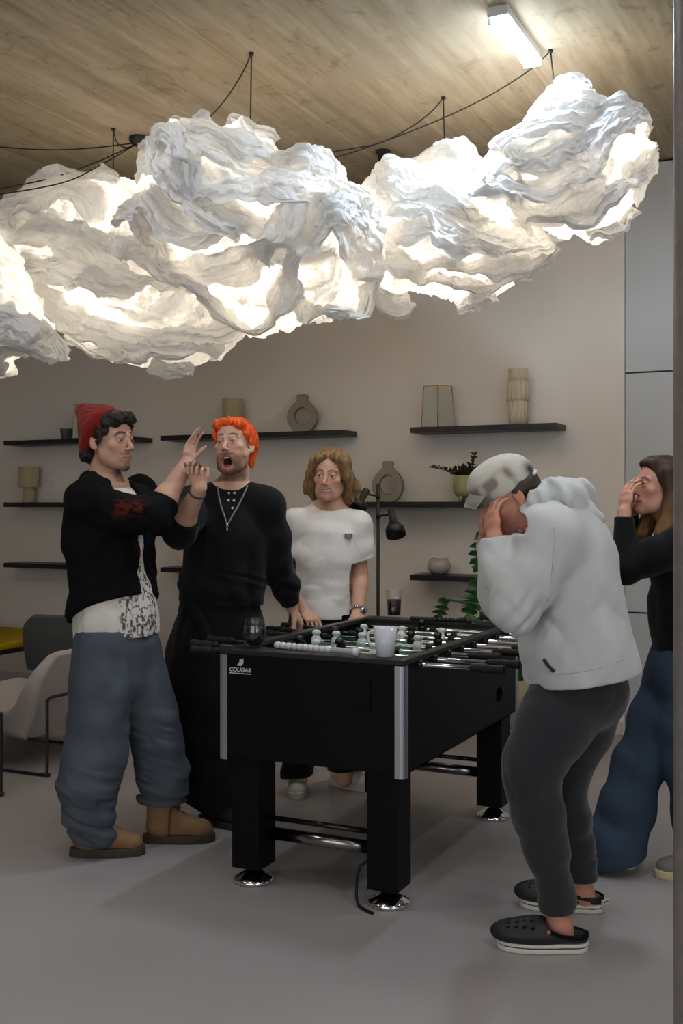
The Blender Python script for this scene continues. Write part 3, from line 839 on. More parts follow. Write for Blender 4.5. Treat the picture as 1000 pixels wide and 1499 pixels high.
# ribbed-glass lanterns with brass edges
def lantern(px, zs, wb, wt, H, label, rot=.35):
    s = mpp(YM, px); g = thing('glass_lantern', label, 'lantern', shelf_pt(px, zs), rot)
    hb, ht_, h = wb*s/2, wt*s/2, H*s
    n = 6; dep = .62
    base = [(math.cos(a)*hb, math.sin(a)*hb*dep) for a in [2*PI*(k+.5)/n for k in range(n)]]
    top = [(math.cos(a)*ht_, math.sin(a)*ht_*dep) for a in [2*PI*(k+.5)/n for k in range(n)]]
    bm = BM()
    for k in range(n):
        j = (k+1)%n; N_ = 26; rows = []
        b0,b1,t0,t1 = (Vector((*q,0)) for q in (base[k],base[j],top[k],top[j]))
        nrm = (b1-b0).cross(Vector((0,0,1))).normalized()
        for u in range(N_*2+1):
            f = u/(N_*2); off = nrm*(.0012*(1 if u%2 else -1))
            rows.append((bm.verts.new(b0.lerp(b1,f)+off+Vector((0,0,.004))), bm.verts.new(t0.lerp(t1,f)+off+Vector((0,0,h)))))
        for q,r_ in zip(rows,rows[1:]): bm.faces.new((q[0],r_[0],r_[1],q[1]))
    obj('ribbed_glass', bm, m_rib, g)
    bm = BM()
    for k in range(n):
        j = (k+1)%n
        tube(bm, [(*base[k],.003),(*top[k],h)], .0026, 6); tube(bm, [(*base[k],.003),(*base[j],.003)], .0026, 6); tube(bm, [(*top[k],h),(*top[j],h)], .0026, 6)
    obj('brass_frame', bm, m_gold, g)
    bm = BM(); prism(bm, base, .001, .004, 'xy'); obj('base_plate', bm, m_gold, g)
lantern(641, ZT, 55, 47, 60, 'ribbed glass lantern with brass edges on the upper right shelf')
lantern(131, ZT, 53, 46, 50, 'ribbed glass lantern behind the red beanie')
# little metal cup
s = mpp(YM, 97); g = shelf_pt(97, ZT)
bm = BM(); lathe(bm, [(0,0),(6.5*s,0),(9*s,15.5*s),(9.5*s,15.6*s),(9.3*s,16.2*s),(8.5*s,16*s),(6.2*s,1*s),(0,1*s)], (0,0,.0005), 32)
tag(obj('metal_cup', bm, mat('galvanised', srgb(128,132,134), rough=.4, metal=.3), loc=g), 'small tapered metal cup beside the glass lantern', 'cup')
# glossy round vase
s = mpp(YM, 643)
bm = BM(); lathe(bm, [(0,0),(10*s,0),(13.5*s,3*s),(16.8*s,9*s),(16.6*s,15*s),(14.5*s,20*s),(10.5*s,23.2*s),(8*s,23.5*s),(6*s,22.2*s),(4*s,21.0*s),(3*s,18*s),(0,17*s)], (0,0,.0005), 48)
for v in bm.verts:   # slight kidney dip at the top
    v.co.z += (abs(v.co.x)/(16*s)-.5)*.012*(v.co.z/(23*s))
tag(obj('round_vase', bm, mat('glazed_ceramic', srgb(176,168,158), rough=.18, coat=.5, bump=.15, bscale=60, var=.05), loc=shelf_pt(643, ZB)), 'squat glossy grey vase on the lowest right shelf', 'vase')
# footed planter with trailing plant
s = mpp(YM, 681); g = thing('potted_plant', 'small leafy plant in an olive-green footed planter beside the white cap', 'potted plant', shelf_pt(681, ZM))
m_olive = mat('olive_ceramic', srgb(158,158,112), rough=.5, var=.03)
bm = BM(); lathe(bm, [(0,6*s),(9*s,6*s),(14*s,9*s),(17*s,14*s),(17.8*s,20*s),(17.9*s,38*s),(17.0*s,38*s),(16.8*s,34*s),(0,34*s)], (0,0,0), 40); obj('pot', bm, m_olive, g)
for k in range(3):
    a = 2*PI*k/3-1.9; c, s_ = math.cos(a), math.sin(a)
    bm = BM(); lathe(bm, [(0,0),(2.6*s,0),(3.2*s,5*s),(3.4*s,12*s),(0,14*s)], (c*10.5*s,s_*10.5*s,0), 14); obj('pot_foot', bm, m_olive, g)
bm = BM(); lathe(bm, [(0,.0),(16.7*s,0),(0,.004)], (0,0,34.2*s), 24); obj('soil', bm, mat('potting_soil', (.02,.013,.009), rough=1), g)
m_leafd = mat('dark_leaf', srgb(72,82,48), rough=.4, var=.3, vscale=30)
m_leafg = mat('green_leaf', srgb(40,84,38), rough=.35, var=.25, vscale=12)
m_leafred = mat('reddish_leaf', srgb(86,52,40), rough=.5, var=.2, vscale=30)
def leaf(bm, base, d, up, L_, W_, mi=0, droop=.2, n=6):
    d = Vector(d).normalized(); s_ = d.cross(Vector(up)).normalized(); nrm = s_.cross(d).normalized()
    prev = None
    for i in range(n+1):
        t = i/n; w = W_*math.sin(PI*min(1,t*.97+.03))**.8*(1-.25*t); c = Vector(base)+d*(L_*t)-nrm*(droop*L_*t*t)
        cur = (bm.verts.new(c-s_*w+nrm*w*.35), bm.verts.new(c), bm.verts.new(c+s_*w+nrm*w*.35))
        if prev:
            for a_,b_ in ((0,1),(1,2)):
                f = bm.faces.new((prev[a_],prev[b_],cur[b_],cur[a_])); f.smooth = True; f.material_index = mi
        prev = cur
rng = random.Random(5)
bms = BM(); bml = BM()
for k in range(26):
    a = rng.uniform(0,2*PI); tilt = rng.uniform(.3,1.2); L_ = rng.uniform(.05,.13)
    p0 = Vector((rng.uniform(-10,10)*s, rng.uniform(-8,8)*s, 34*s)); d = Vector((math.cos(a)*math.sin(tilt), math.sin(a)*math.sin(tilt)*.6, math.cos(tilt)))
    if k < 3: d = Vector((-1,-.3,.75)); L_ = .16; p0 = Vector((-8*s,-.02,35*s))
    if k in (3,4,5): d = Vector((.35+.1*(k-4),-.1,1.0)); L_ = .17
    pts = [p0+d*L_*t-Vector((0,0,1))*(.35 if k<3 else .15)*L_*t*t for t in np.linspace(0,1,7)]
    tube(bms, pts, .0018, 5)
    for i,p in enumerate(pts[1:]):
        for q in (-1,1):
            e = Vector((rng.uniform(-1,1),rng.uniform(-1,1),rng.uniform(-.1,.8))).normalized()
            leaf(bml, p, (d.normalized()*.6+e), (0,.2,1), rng.uniform(.026,.042), rng.uniform(.009,.014), 1 if rng.random()<.3 else 0, n=3)
obj('stems', bms, m_leafd, g); obj('leaves', bml, [m_leafd,m_leafred], g)

# monstera behind the far end of the table ------------------------
def monstera_leaf(bm, base, tip_d, nrm, L_, W_, cuts=5, curl=.15):
    """heart-shaped split leaf"""
    d = Vector(tip_d).normalized(); n_ = Vector(nrm).normalized(); s_ = d.cross(n_).normalized(); n_ = s_.cross(d)
    base = Vector(base); N_ = 44
    def hw(t): return W_*(math.sin(PI*min(1,(t*.90+.12)))**.75)*(1-.22*t)
    for sg in (-1,1):
        prev = None
        for i in range(N_+1):
            t = i/N_; u = t*2-1
            w = hw(t); ph = (t*cuts)%1.0
            cut = 1.0 if (ph > .2 or t < .12 or t > .93) else .42
            row = []
            for q in range(5):
                f = q/4*cut; y_ = t*L_-.10*L_*(f**2)*(1 if t<.15 else -.6)
                p = base+d*y_+s_*(sg*w*f)+n_*(-curl*L_*(t**2)-.22*w*f*f + .01*math.sin(t*30)*f)
                row.append(bm.verts.new(p))
            if prev:
                for q in range(4):
                    fc = bm.faces.new((prev[q],prev[q+1],row[q+1],row[q])); fc.smooth = True
            prev = row
def atw(px, py, D): return Vector(c2w(at(px,py,D)))
MD = 6.05
mp0 = atw(762, 1000, MD+.0); mp0.z = 0
g = thing('monstera_plant', 'large monstera with split leaves standing between the foosball table and the wall', 'potted plant', mp0)
m_pot = mat('beige_pot', srgb(172,160,130), rough=.6)
bm = BM(); lathe(bm, [(0,.20),(.12,.20),(.135,.22),(.155,.47),(.145,.47),(.13,.40),(0,.40)], (0,0,0), 40); obj('pot', bm, m_pot, g)
bm = BM()
for k in range(4):
    a = PI/4+k*PI/2; tube(bm, [(.15*math.cos(a),.15*math.sin(a),0),(.15*math.cos(a),.15*math.sin(a),.30)], .007, 8)
ringp = [(.15*math.cos(2*PI*k/32),.15*math.sin(2*PI*k/32),.19) for k in range(33)]; tube(bm, ringp, .006, 8, cap=False)
obj('pot_stand', bm, m_black, g)
bm = BM(); lathe(bm, [(0,.41),(.13,.40)], (0,0,0), 24); obj('soil', bm, mat('soil', (.02,.013,.009), rough=1), g)
def mleaf(stem_pts, base, tip, nrm, W_, cuts=5, curl=.12):
    o = mp0
    bm = BM(); monstera_leaf(bm, Vector(base)-o, Vector(tip)-Vector(base), nrm, (Vector(tip)-Vector(base)).length, W_, cuts, curl)
    lf = obj('leaf', bm, m_leafg, g, smooth=True)
    bm = BM(); tube(bm, smooth_path([Vector(p)-o for p in stem_pts]+[Vector(base)-o],8), .006, 8); obj('stalk', bm, m_leafg, lf)
vdir = Vector(c2w((0,-1,.15)))
root = mp0+Vector((0,0,.42))
side = Vector(c2w((1,0,0)))
mleaf([root, atw(735,900,MD), atw(700,885,MD)], atw(655,878,MD), atw(640,914,MD), vdir+side*1.1, .062, 5)
mleaf([root, atw(740,880,MD), atw(720,858,MD)], atw(706,852,MD), atw(686,908,MD), vdir+side*.5, .085, 6)
mleaf([root, atw(745,860,MD), atw(725,800,MD)], atw(715,782,MD), atw(699,838,MD), vdir+side*.6, .085, 5)
mleaf([root, atw(740,910,MD)], atw(725,880,MD-.1), atw(755,930,MD-.3), vdir+Vector((0,0,.6)), .11, 5)
mleaf([root, atw(750,900,MD)], atw(700,905,MD-.2), atw(676,925,MD-.35), vdir+Vector((0,0,.8)), .10, 4)
mleaf([root, atw(770,850,MD)], atw(775,800,MD), atw(790,850,MD-.2), vdir, .11, 5)
mleaf([root, atw(800,880,MD)], atw(850,905,MD), atw(925,925,MD-.1), vdir+Vector((0,0,.3)), .10, 5)
mleaf([root, atw(770,860,MD)], atw(740,770,MD), atw(728,800,MD-.1), vdir, .07, 4)

# floor lamp with spot heads ---------------------------------------
LD_ = 6.0
lp = atw(553.5, 900, LD_); lp.z = 0
g = thing('floor_lamp', 'slim black floor lamp with swivelling spot heads beside the man in the white tee', 'floor lamp', lp)
ztop = CAMH+(CY-709)/F*LD_
bm = BM(); tube(bm, [(0,0,.01),(0,0,ztop)], .0092, 14); obj('pole', bm, m_black, g)
bm = BM(); lathe(bm, [(0,0),(.14,0),(.14,.012),(.13,.018),(0,.02)], (0,0,0), 40); obj('base', bm, m_black, g)
def head(px, py, tx, ty, ap, label, sc=1.0):
    """px,py: neck top; tx,ty: mouth centre"""
    a = atw(px,py,LD_-.05)-lp; b_ = atw(tx,ty,LD_-.12)-lp; ax = (b_-a); L_ = ax.length; ax.normalize()
    bm = BM(); s = L_
    lathe(bm, [(0,-.006),(.020,-.006),(.021,0),(.021,s*.42),(.026,s*.46),(.050,s*.70),(.052,s*.74),(.054,s),(.051,s),(.047,s*.75),(0,s*.6)], a, 28, axis=ax)
    h = obj('spot_head', bm, m_black, g, label=label)
    q = atw(553.5, ap, LD_)-lp
    bm = BM(); mid = a+ax*s*.15
    tube(bm, [q, (q+mid)/2+Vector((0,0,.002)), mid], .0055, 8); lathe(bm, [(0,-.012),(.012,-.012),(.012,.012),(0,.012)], q, 14, axis=(0,0,1))
    lathe(bm, [(0,-.016),(.004,-.016),(.004,0),(0,0)], a, 10, axis=ax)
    obj('arm', bm, m_black, h)
head(573, 748, 580, 784, 756, 'lower head pointing down')
head(536, 719, 520, 746, 727, 'upper head turned to the left')
# ================================================================ SEATING ON THE LEFT
m_felt = mat('grey_felt', srgb(168,160,154), rough=.95, spec=.1, bump=.2, bscale=500, sheen=.2)
m_feltd = mat('dark_grey_shell', srgb(92,94,92), rough=.8, spec=.15, bump=.1, bscale=500)
m_feltg = mat('green_felt', srgb(142,154,104), rough=.95, spec=.1, bump=.2, bscale=500)
m_yel = mat('mustard_cushion', srgb(176,150,36), rough=.9, spec=.1, bump=.15, bscale=400)
def lounge(label, m, loc, rot):
    """local +x = towards its back; facing -x"""
    r = thing('lounge_chair', label, 'lounge chair', loc, rot); r.scale = (1,1,.95)
    def wf(x, z): return 1-.42*np.clip((z-.40)/.30,0,1)**2.6-.02*np.clip(-(x)/.5,0,1)
    prof = [(.0,.19),(.045,.30),(.075,.42),(.105,.56),(.125,.655),(.10,.675),(.06,.655),(-.02,.50),(-.085,.37),(-.16,.335),(-.45,.365),(-.66,.395),(-.70,.36),(-.66,.31),(-.30,.225)]
    V,Q = isosurf([extr(prof,(0,0,0),(1,0,0),(0,0,1),(0,1,0),.37,.035,wfun=wf)], .0085, smooth_it=1)
    np_mesh('upholstered_shell', V, Q, m, r)
    bm = BM()   # piping seam over the shoulder
    for s_ in (-1,1):
        tube(bm, smooth_path([(-.12,s_*.362,.32),(-.02,s_*.350,.44),(.03,s_*.318,.56),(.06,s_*.27,.635)],6), .0035, 6)
    obj('piping', bm, m, r)
    for s_ in (-1,1):
        y = s_*.335
        pts = [(.125,y*.75,.43),(.13,y*.93,.43),(.13,y,.415),(.13,y,.40),(.13,y,.06),(.122,y,.025),(.09,y,.010),(-.56,y,.010),(-.60,y,.03),(-.58,y,.10),(-.42,y*.95,.26)]
        bm = BM(); tube(bm, smooth_path(pts,4), .0085, 10); obj('sled_leg', bm, m_black, r)
    bm = BM(); tube(bm, [(.125,-.25,.43),(.125,.25,.43)], .0085, 10); tube(bm, [(.125,-.335,.20),(.0,-.335,.20)], .006, 8); obj('cross_bar', bm, m_black, r)
    return r
lounge('light grey upholstered lounge chair on a thin black sled frame behind the man in jeans', m_felt, (-3.99,4.83,0), 0)
lounge('green lounge chair on a black sled frame, only its edge in view', m_feltg, (-3.99,3.79,0), math.radians(-10))
# dark shell chair further back
r = thing('shell_chair', 'dark grey shell armchair between the light grey lounge chair and the yellow bench', 'chair', (-4.62,5.72,0), math.radians(-62)); r.scale = (1.12,1.12,.90)
prof = [(.10,.38),(.16,.50),(.22,.66),(.26,.80),(.245,.815),(.19,.70),(.12,.55),(.05,.43),(-.10,.405),(-.30,.42),(-.34,.43),(-.34,.41),(-.10,.375)]
V,Q = isosurf([extr(prof,(0,0,0),(1,0,0),(0,0,1),(0,1,0),.33,.009,wfun=lambda x,z: 1-.35*np.clip((z-.6)/.22,0,1)**3)], .006, smooth_it=1)
V[:,0] -= .30*np.abs(V[:,1]/.33)**2.2*.45*(V[:,2]>.3)
np_mesh('seat_shell', V, Q, m_feltd, r)
for sx_ in (-.24,.16):
    for sy_ in (-.2,.2):
        bm = BM(); tube(bm, [(sx_,sy_,.40),(sx_*1.5-.0,sy_*1.35,0)], .011, 10); obj('leg', bm, m_black, r)
bm = BM(); tube(bm,[(-.24,-.2,.395),(-.24,.2,.395),(.10,.2,.395),(.10,-.2,.395),(-.24,-.2,.395)],.009,8); obj('under_frame', bm, m_black, r)
# yellow bench
r = thing('upholstered_bench', 'mustard yellow bench cushion on a dark base by the far left wall', 'bench', (-6.4,5.75,0))
bm = BM(); box(bm, (-1.2,-.62,.455), (1.24,.60,.505), .02, 4); obj('cushion', bm, m_yel, r)
bm = BM(); box(bm, (-1.17,-.58,.42), (1.20,.57,.455), .003); obj('base_board', bm, m_black, r)
for a in (-1.05,1.08):
    for c in (-.45,.45):
        bm = BM(); box(bm, (a-.025,c-.025,0), (a+.025,c+.025,.42), .003); obj('leg', bm, m_black, r)
# ================================================================ PAPER CLOUD PENDANTS
def paper_mat(name, tr=.42):
    m = bpy.data.materials.new(name); m.use_nodes = True; nt = m.node_tree; nt.nodes.clear(); N = nt.nodes.new; L = nt.links
    d = N('ShaderNodeBsdfDiffuse'); d.inputs['Color'].default_value = (.82,.815,.80,1)
    t = N('ShaderNodeBsdfTranslucent'); t.inputs['Color'].default_value = (.88,.865,.83,1)
    g = N('ShaderNodeBsdfGlossy'); g.inputs['Roughness'].default_value = .45; g.inputs['Color'].default_value = (.8,.8,.8,1)
    tc = N('ShaderNodeTexCoord'); n = N('ShaderNodeTexNoise'); n.inputs['Scale'].default_value = 24; n.inputs['Detail'].default_value = 7; n.inputs['Roughness'].default_value = .7
    L.new(tc.outputs['Object'], n.inputs['Vector'])
    v = N('ShaderNodeTexVoronoi'); v.inputs['Scale'].default_value = 22; v.feature = 'F1'; v.distance = 'MANHATTAN'; L.new(tc.outputs['Object'], v.inputs['Vector'])
    b1 = N('ShaderNodeBump'); b1.inputs['Strength'].default_value = .55; b1.inputs['Distance'].default_value = .012; L.new(v.outputs['Distance'], b1.inputs['Height'])
    b2 = N('ShaderNodeBump'); b2.inputs['Strength'].default_value = .25; b2.inputs['Distance'].default_value = .01; L.new(n.outputs['Fac'], b2.inputs['Height']); L.new(b1.outputs[0], b2.inputs['Normal'])
    for s in (d,t,g): L.new(b2.outputs[0], s.inputs['Normal'])
    mr = N('ShaderNodeMapRange'); mr.inputs['To Min'].default_value = tr-.07; mr.inputs['To Max'].default_value = tr+.07; L.new(n.outputs['Fac'], mr.inputs['Value'])
    mx = N('ShaderNodeMixShader'); L.new(mr.outputs[0], mx.inputs[0]); L.new(d.outputs[0], mx.inputs[1]); L.new(t.outputs[0], mx.inputs[2])
    m2 = N('ShaderNodeMixShader'); m2.inputs[0].default_value = .04; L.new(mx.outputs[0], m2.inputs[1]); L.new(g.outputs[0], m2.inputs[2])
    o = N('ShaderNodeOutputMaterial'); L.new(m2.outputs[0], o.inputs[0]); return m
m_paper = paper_mat('crumpled_paper', .42)
m_paper2 = paper_mat('crumpled_paper_fold', .34)
m_cord = mat('black_cord', (.01,.01,.01), rough=.6)
_JT = np.random.RandomState(11).rand(16,16,16,3)
def worley1(P, s, off, rot):
    """Manhattan-metric cellular noise: continuous, piecewise flat facets with sharp creases"""
    R = rotm(rot); q = (P@R)*s+off; i0 = np.floor(q).astype(int); best = np.full(len(P), 9.)
    for dx in (-1,0,1):
        for dy in (-1,0,1):
            for dz in (-1,0,1):
                i = i0+np.array([dx,dy,dz]); j = i & 15
                c = i+_JT[j[:,0],j[:,1],j[:,2]]
                best = np.minimum(best, np.abs(q-c).sum(1))
    return best-.9
def crumple(P, seed, amps=((3.2,.050),(7,.020),(15,.011),(31,.0055))):
    """vector displacement with creased facets"""
    D = np.zeros_like(P)
    for k,(s,a) in enumerate(amps):
        for ax in range(3):
            D[:,ax] += a*worley1(P, s, seed*3.1+ax*5.7+k*9.1, (35*ax+20*k, 50*ax+10, 25+40*k))
    return D
class Cloud:
    def __init__(s, name_label, px0, py0, D, outline, T, seed, lvl=7, power=1, group='crumpled paper cloud pendants'):
        s.D = D; s.c = at(px0, py0, D); s.px0, s.py0 = px0, py0; s.T = T; s.seed = seed
        s.root = thing('paper_cloud_lamp', name_label, 'pendant lamp', c2w(s.c), 0, group)
        k = D/F
        pts = np.array([((x-px0)*k, (py0-y)*k) for x,y in outline])
        th = np.arctan2(pts[:,1], pts[:,0]); r = np.hypot(pts[:,0], pts[:,1]); o = np.argsort(th)
        s.th = np.concatenate([th[o]-2*PI, th[o], th[o]+2*PI]); s.r = np.tile(r[o], 3)
        bm = BM(); bmesh.ops.create_icosphere(bm, subdivisions=lvl, radius=1)
        me = bpy.data.meshes.new('tmp'); bm.to_mesh(me); bm.free()
        n = len(me.vertices); V = np.zeros(n*3); me.vertices.foreach_get('co', V); V = V.reshape(-1,3)
        Q = np.zeros(len(me.polygons)*3, int); me.polygons.foreach_get('vertices', Q); Q = Q.reshape(-1,3); bpy.data.meshes.remove(me)
        ang = np.arctan2(V[:,2], V[:,0]); sxy = np.hypot(V[:,0], V[:,2])
        R = s.rad(ang)
        # soften the outline radius toward the middle so the front face is a smooth pillow
        Rm = R*(sxy**.9)
        P = np.stack([np.cos(ang)*Rm, V[:,1]*T, np.sin(ang)*Rm], 1)
        edge = np.clip(sxy,0,1)**3
        # large soft folds
        big = np.stack([fbm(P, 2.6, seed*2.3+j*11, 2) for j in range(3)], 1)*np.array([.05,.16,.07])
        rid = 1-np.abs(fbm(P*np.array([1,1,1.6]), 2.4, seed*1.7+40, 2))*2.2
        rid2 = 1-np.abs(fbm(P*np.array([1.3,1,1.0]), 4.6, seed*1.1+60, 2))*2.2
        nrm = V*np.array([1,1,1]); 
        P = P+big+nrm*(rid*.075+rid2*.035)[:,None]*np.array([.35,1.2,.35])
        wz = P[:,2]*1.0-.45*np.abs(P[:,0])+.16*fbm(P,2.2,seed*3.7,2)+.10*P[:,1]
        tri = np.abs(((wz*7.5+vnoise(P,3,seed)) % 1)*2-1); tri2 = np.abs(((wz*17+.8*P[:,0]+vnoise(P,6,seed+9)) % 1)*2-1)
        am = .6+.6*vnoise(P,2.5,seed+4)
        P = P+nrm*((tri-.5)*.060*am+(tri2-.5)*.020)[:,None]*np.array([.5,1,.5])
        P = P+crumple(P, seed)
        # fit the crumpled shell to its outline
        a2 = np.arctan2(P[:,2], P[:,0]); r2 = np.hypot(P[:,0], P[:,2]); nb = 90; bi = ((a2+PI)/(2*PI)*nb).astype(int) % nb
        mxr = np.zeros(nb); np.maximum.at(mxr, bi, r2); mxr = (np.roll(mxr,1)+mxr+np.roll(mxr,-1))/3
        ac = (np.arange(nb)+.5)/nb*2*PI-PI; fac = s.rad(ac)/mxr; sc = np.interp(a2, np.concatenate([ac-2*PI,ac,ac+2*PI]), np.tile(fac,3))
        P[:,0] *= sc; P[:,2] *= sc
        s.core_P = P; s.front = P[V[:,1] < .15]
        W = c2w_arr(P)
        np_mesh('paper_shade', W, Q, m_paper, s.root, smooth=False)
        # bulb and socket
        bm = BM(); lathe(bm, [(0,-.03),(.018,-.03),(.018,.03),(.006,.045),(0,.045)], (0,0,.07), 16); obj('lamp_socket', bm, m_black, s.root)
        bm = BM(); bmesh.ops.create_uvsphere(bm, u_segments=20, v_segments=12, radius=.045); obj('bulb', bm, emis('warm_bulb', (1,.86,.7), 16), s.root, smooth=True)
        l = bpy.data.lights.new('bulb_light', 'POINT'); l.energy = power; l.color = (1,.88,.74); l.shadow_soft_size = .11
        o = bpy.data.objects.new('bulb_light', l); COL.objects.link(o); o.parent = s.root
        s.n = 0
    def rad(s, a): return np.interp(a, s.th, s.r)
    def surf_y(s, x, z):
        d = (s.front[:,0]-x)**2+(s.front[:,2]-z)**2; i = np.argsort(d)[:12]; return s.front[i,1].min()
    def fold(s, pts, out=.05, back=False, free=False, seed=0, nv=34, up=-1):
        """a loose sheet along photo points [(px,py,halfwidth_px),...]; its free edge is on the lower side for up=-1"""
        k = s.D/F; C = []
        for x,y,w in pts:
            X = (x-s.px0)*k; Z = (s.py0-y)*k; C.append(Vector((X, w*k, Z)))
        sp = smooth_path(C, 16); n = len(sp)
        Y = np.array([s.surf_y(p.x, p.z) for p in sp]); 
        ker = np.ones(9)/9; Yp = np.concatenate([np.full(4,Y[0]),Y,np.full(4,Y[-1])]); Y = np.convolve(Yp, ker, 'valid')
        ph = .9*vnoise(np.array([[p.x,p.z,s.n*5.1] for p in sp]), 3.2, s.seed+20)+.25*vnoise(np.array([[p.x,p.z,s.n*5.1] for p in sp]), 11, s.seed+20); G = []; wj = 1+.38*vnoise(np.array([[p.x,p.z,s.n*3.3] for p in sp]), 9, s.seed)+.2*vnoise(np.array([[p.x,p.z,s.n*3.3] for p in sp]), 22, s.seed)
        for i,p in enumerate(sp):
            a = sp[max(i-1,0)]; b = sp[min(i+1,n-1)]; t = Vector((b.x-a.x, b.z-a.z)).normalized(); nn = Vector((-t.y, t.x))*(-up)*-1
            if nn.y*up < 0: nn = -nn
            tap = math.sin(PI*min(1,max(0,(i+.5)/n)))**.35
            for j in range(nv+1):
                v = j/nv
                wv = p.y*(v-.45)*2
                lift = out*tap*min(1,v/.38)**.7*(1+.35*max(0,v-.4))-.05*(1-v)**2-.05*(1-tap)
                wv *= wj[i]
                tt = abs(((v*2.6+ph[i]) % 1)*2-1); lift += (tt-.5)*.034*tap*(.4+v); tt2 = abs(((v*6.3-ph[i]*1.7+.3) % 1)*2-1); lift += (tt2-.5)*.012*tap
                G.append((p.x+nn.x*wv, Y[i]-lift, p.z+nn.y*wv))
        P = np.array(G); sd = s.seed*5+seed+s.n*1.37; s.n += 1
        vv = np.tile(np.linspace(0,1,nv+1), n)
        P = P+crumple(P, sd, ((4,.026),(9,.015),(18,.009),(36,.005)))
        P[:,1] += .03*fbm(P, 5, sd, 2)*vv
        idx = np.arange(n*(nv+1)).reshape(n, nv+1)
        Q = np.stack([idx[:-1,:-1].ravel(), idx[:-1,1:].ravel(), idx[1:,1:].ravel(), idx[1:,:-1].ravel()],1)
        a2 = np.arctan2(P[:,2], P[:,0]); r2 = np.hypot(P[:,0], P[:,2]); lim = s.rad(a2)*1.0; q2 = np.where(r2 > lim, (lim+(1 if free else .4)*(r2-lim))/np.maximum(r2,1e-6), 1); P[:,0] *= q2; P[:,2] *= q2
        if back: P[:,1] *= -1
        T_ = np.concatenate([Q[:,[0,1,2]],Q[:,[0,2,3]]])
        np_mesh('paper_fold', c2w_arr(P), T_, m_paper2, s.root, smooth=False)
    def cord(s, hook, extra=None, top_py=None):
        h = ceil_pt(*hook)-s.root.location; bm = BM()
        tube(bm, [h, Vector((h.x*.2, h.y*.2, .1))] , .0035, 8); lathe(bm, [(0,-.012),(.012,-.012),(.012,0),(0,0)], h, 12)
        if extra:
            Dh = (CEIL-CAMH)*F/(CY-hook[1]); e = extra[-1]
            De = e[2] if len(e) > 2 else Dh
            L_ = [0]; 
            for p,q in zip(extra,extra[1:]): L_.append(L_[-1]+math.dist(p[:2],q[:2]))
            pts = [Vector(c2w(at(p[0],p[1],Dh+(De-Dh)*l/L_[-1])))-s.root.location for p,l in zip(extra,L_)]
            pts[0] = h+Vector((0,0,-.006)); tube(bm, smooth_path(pts,8), .0035, 8)
        obj('cord', bm, m_cord, s.root)

ROSE_D = (CEIL-CAMH)*F/(CY-205)
PW = 24
A_ = Cloud('large low crumpled-paper cloud lamp, second from the left', 165, 400, 6.14,
  [(-60,340),(0,296),(50,280),(110,264),(165,256),(198,270),(260,300),(330,350),(372,440),(366,492),(340,520),(300,535),(250,543),(200,541),(165,530),(120,498),(70,478),(10,470),(-50,450),(-85,400)], .42, 1, power=PW*1.0)
A_.fold([(60,345,26),(150,380,30),(210,420,26),(285,432,18)], .10)
A_.fold([(30,330,24),(70,310,26),(110,300,26),(150,310,24),(165,345,16)], .09)
A_.fold([(60,400,22),(90,440,26),(140,480,26),(200,500,24),(260,505,22),(330,495,18),(360,480,12)], .08)
A_.fold([(0,300,22),(60,290,22),(120,280,20),(190,285,16)], .06, up=1)
A_.fold([(150,425,20),(180,440,22),(210,430,16)], .09)
A_.fold([(238,532,16),(262,546,17),(296,548,9)], .02, free=True)
A_.fold([(0,350,20),(30,390,26),(20,440,26),(60,470,20)], .06)
for q in range(4): A_.fold([(0+40*q,330+30*q,24),(110+20*q,380,30),(230,350+35*q,26),(320,420,20)], .07, back=True, seed=q)
A_.cord((166,188), [(166,190),(172,210,0),(188,216,0),(200,208,ROSE_D)])

B_ = Cloud('central crumpled-paper cloud lamp with deep swagged folds', 365, 330, 5.11,
  [(242,214),(270,206),(310,208),(345,203),(372,202),(400,214),(428,236),(452,224),(478,220),(505,240),(512,270),(545,298),(570,330),(566,362),(555,395),(540,425),(532,455),(500,462),(455,468),(415,474),(372,488),(335,472),(300,445),(262,420),(215,398),(175,382),(165,350),(180,312),(200,296),(200,262),(215,240)], .45, 2, power=PW)
B_.fold([(165,352,22),(215,372,24),(262,405,24),(300,430,22),(340,470,20),(375,485,16),(410,460,18),(440,400,24),(480,345,28),(520,330,26),(565,345,18)], .13)
B_.fold([(240,225,22),(262,262,26),(290,310,28),(330,345,28),(372,372,22)], .12)
B_.fold([(200,262,20),(240,245,24),(280,250,22),(300,290,20),(290,330,16)], .11)
B_.fold([(285,300,20),(340,318,24),(400,305,26),(460,288,24),(520,290,20),(562,312,16)], .11)
B_.fold([(300,222,18),(350,238,22),(400,245,22),(440,240,18),(500,248,20)], .09)
B_.fold([(175,310,20),(205,320,24),(235,350,24),(258,385,18)], .12)
B_.fold([(380,300,18),(430,330,22),(410,370,24),(385,400,20)], .12)
B_.fold([(470,330,20),(520,360,24),(545,400,26),(535,450,26),(515,476,18)], .10)
B_.fold([(430,440,18),(455,455,22),(490,462,20),(520,470,14)], .05)
B_.fold([(330,205,18),(372,206,22),(405,220,16)], .02, up=1)
B_.fold([(240,215,16),(280,212,18),(325,222,14)], .05, up=1)
for q in range(4): B_.fold([(210+40*q,250+30*q,24),(310+20*q,320,30),(430,260+45*q,26),(520,360,20)], .07, back=True, seed=q)
B_.cord((368,77), [(367,80),(352,112),(325,152),(290,186),(255,204),(228,211),(206,208,ROSE_D)])

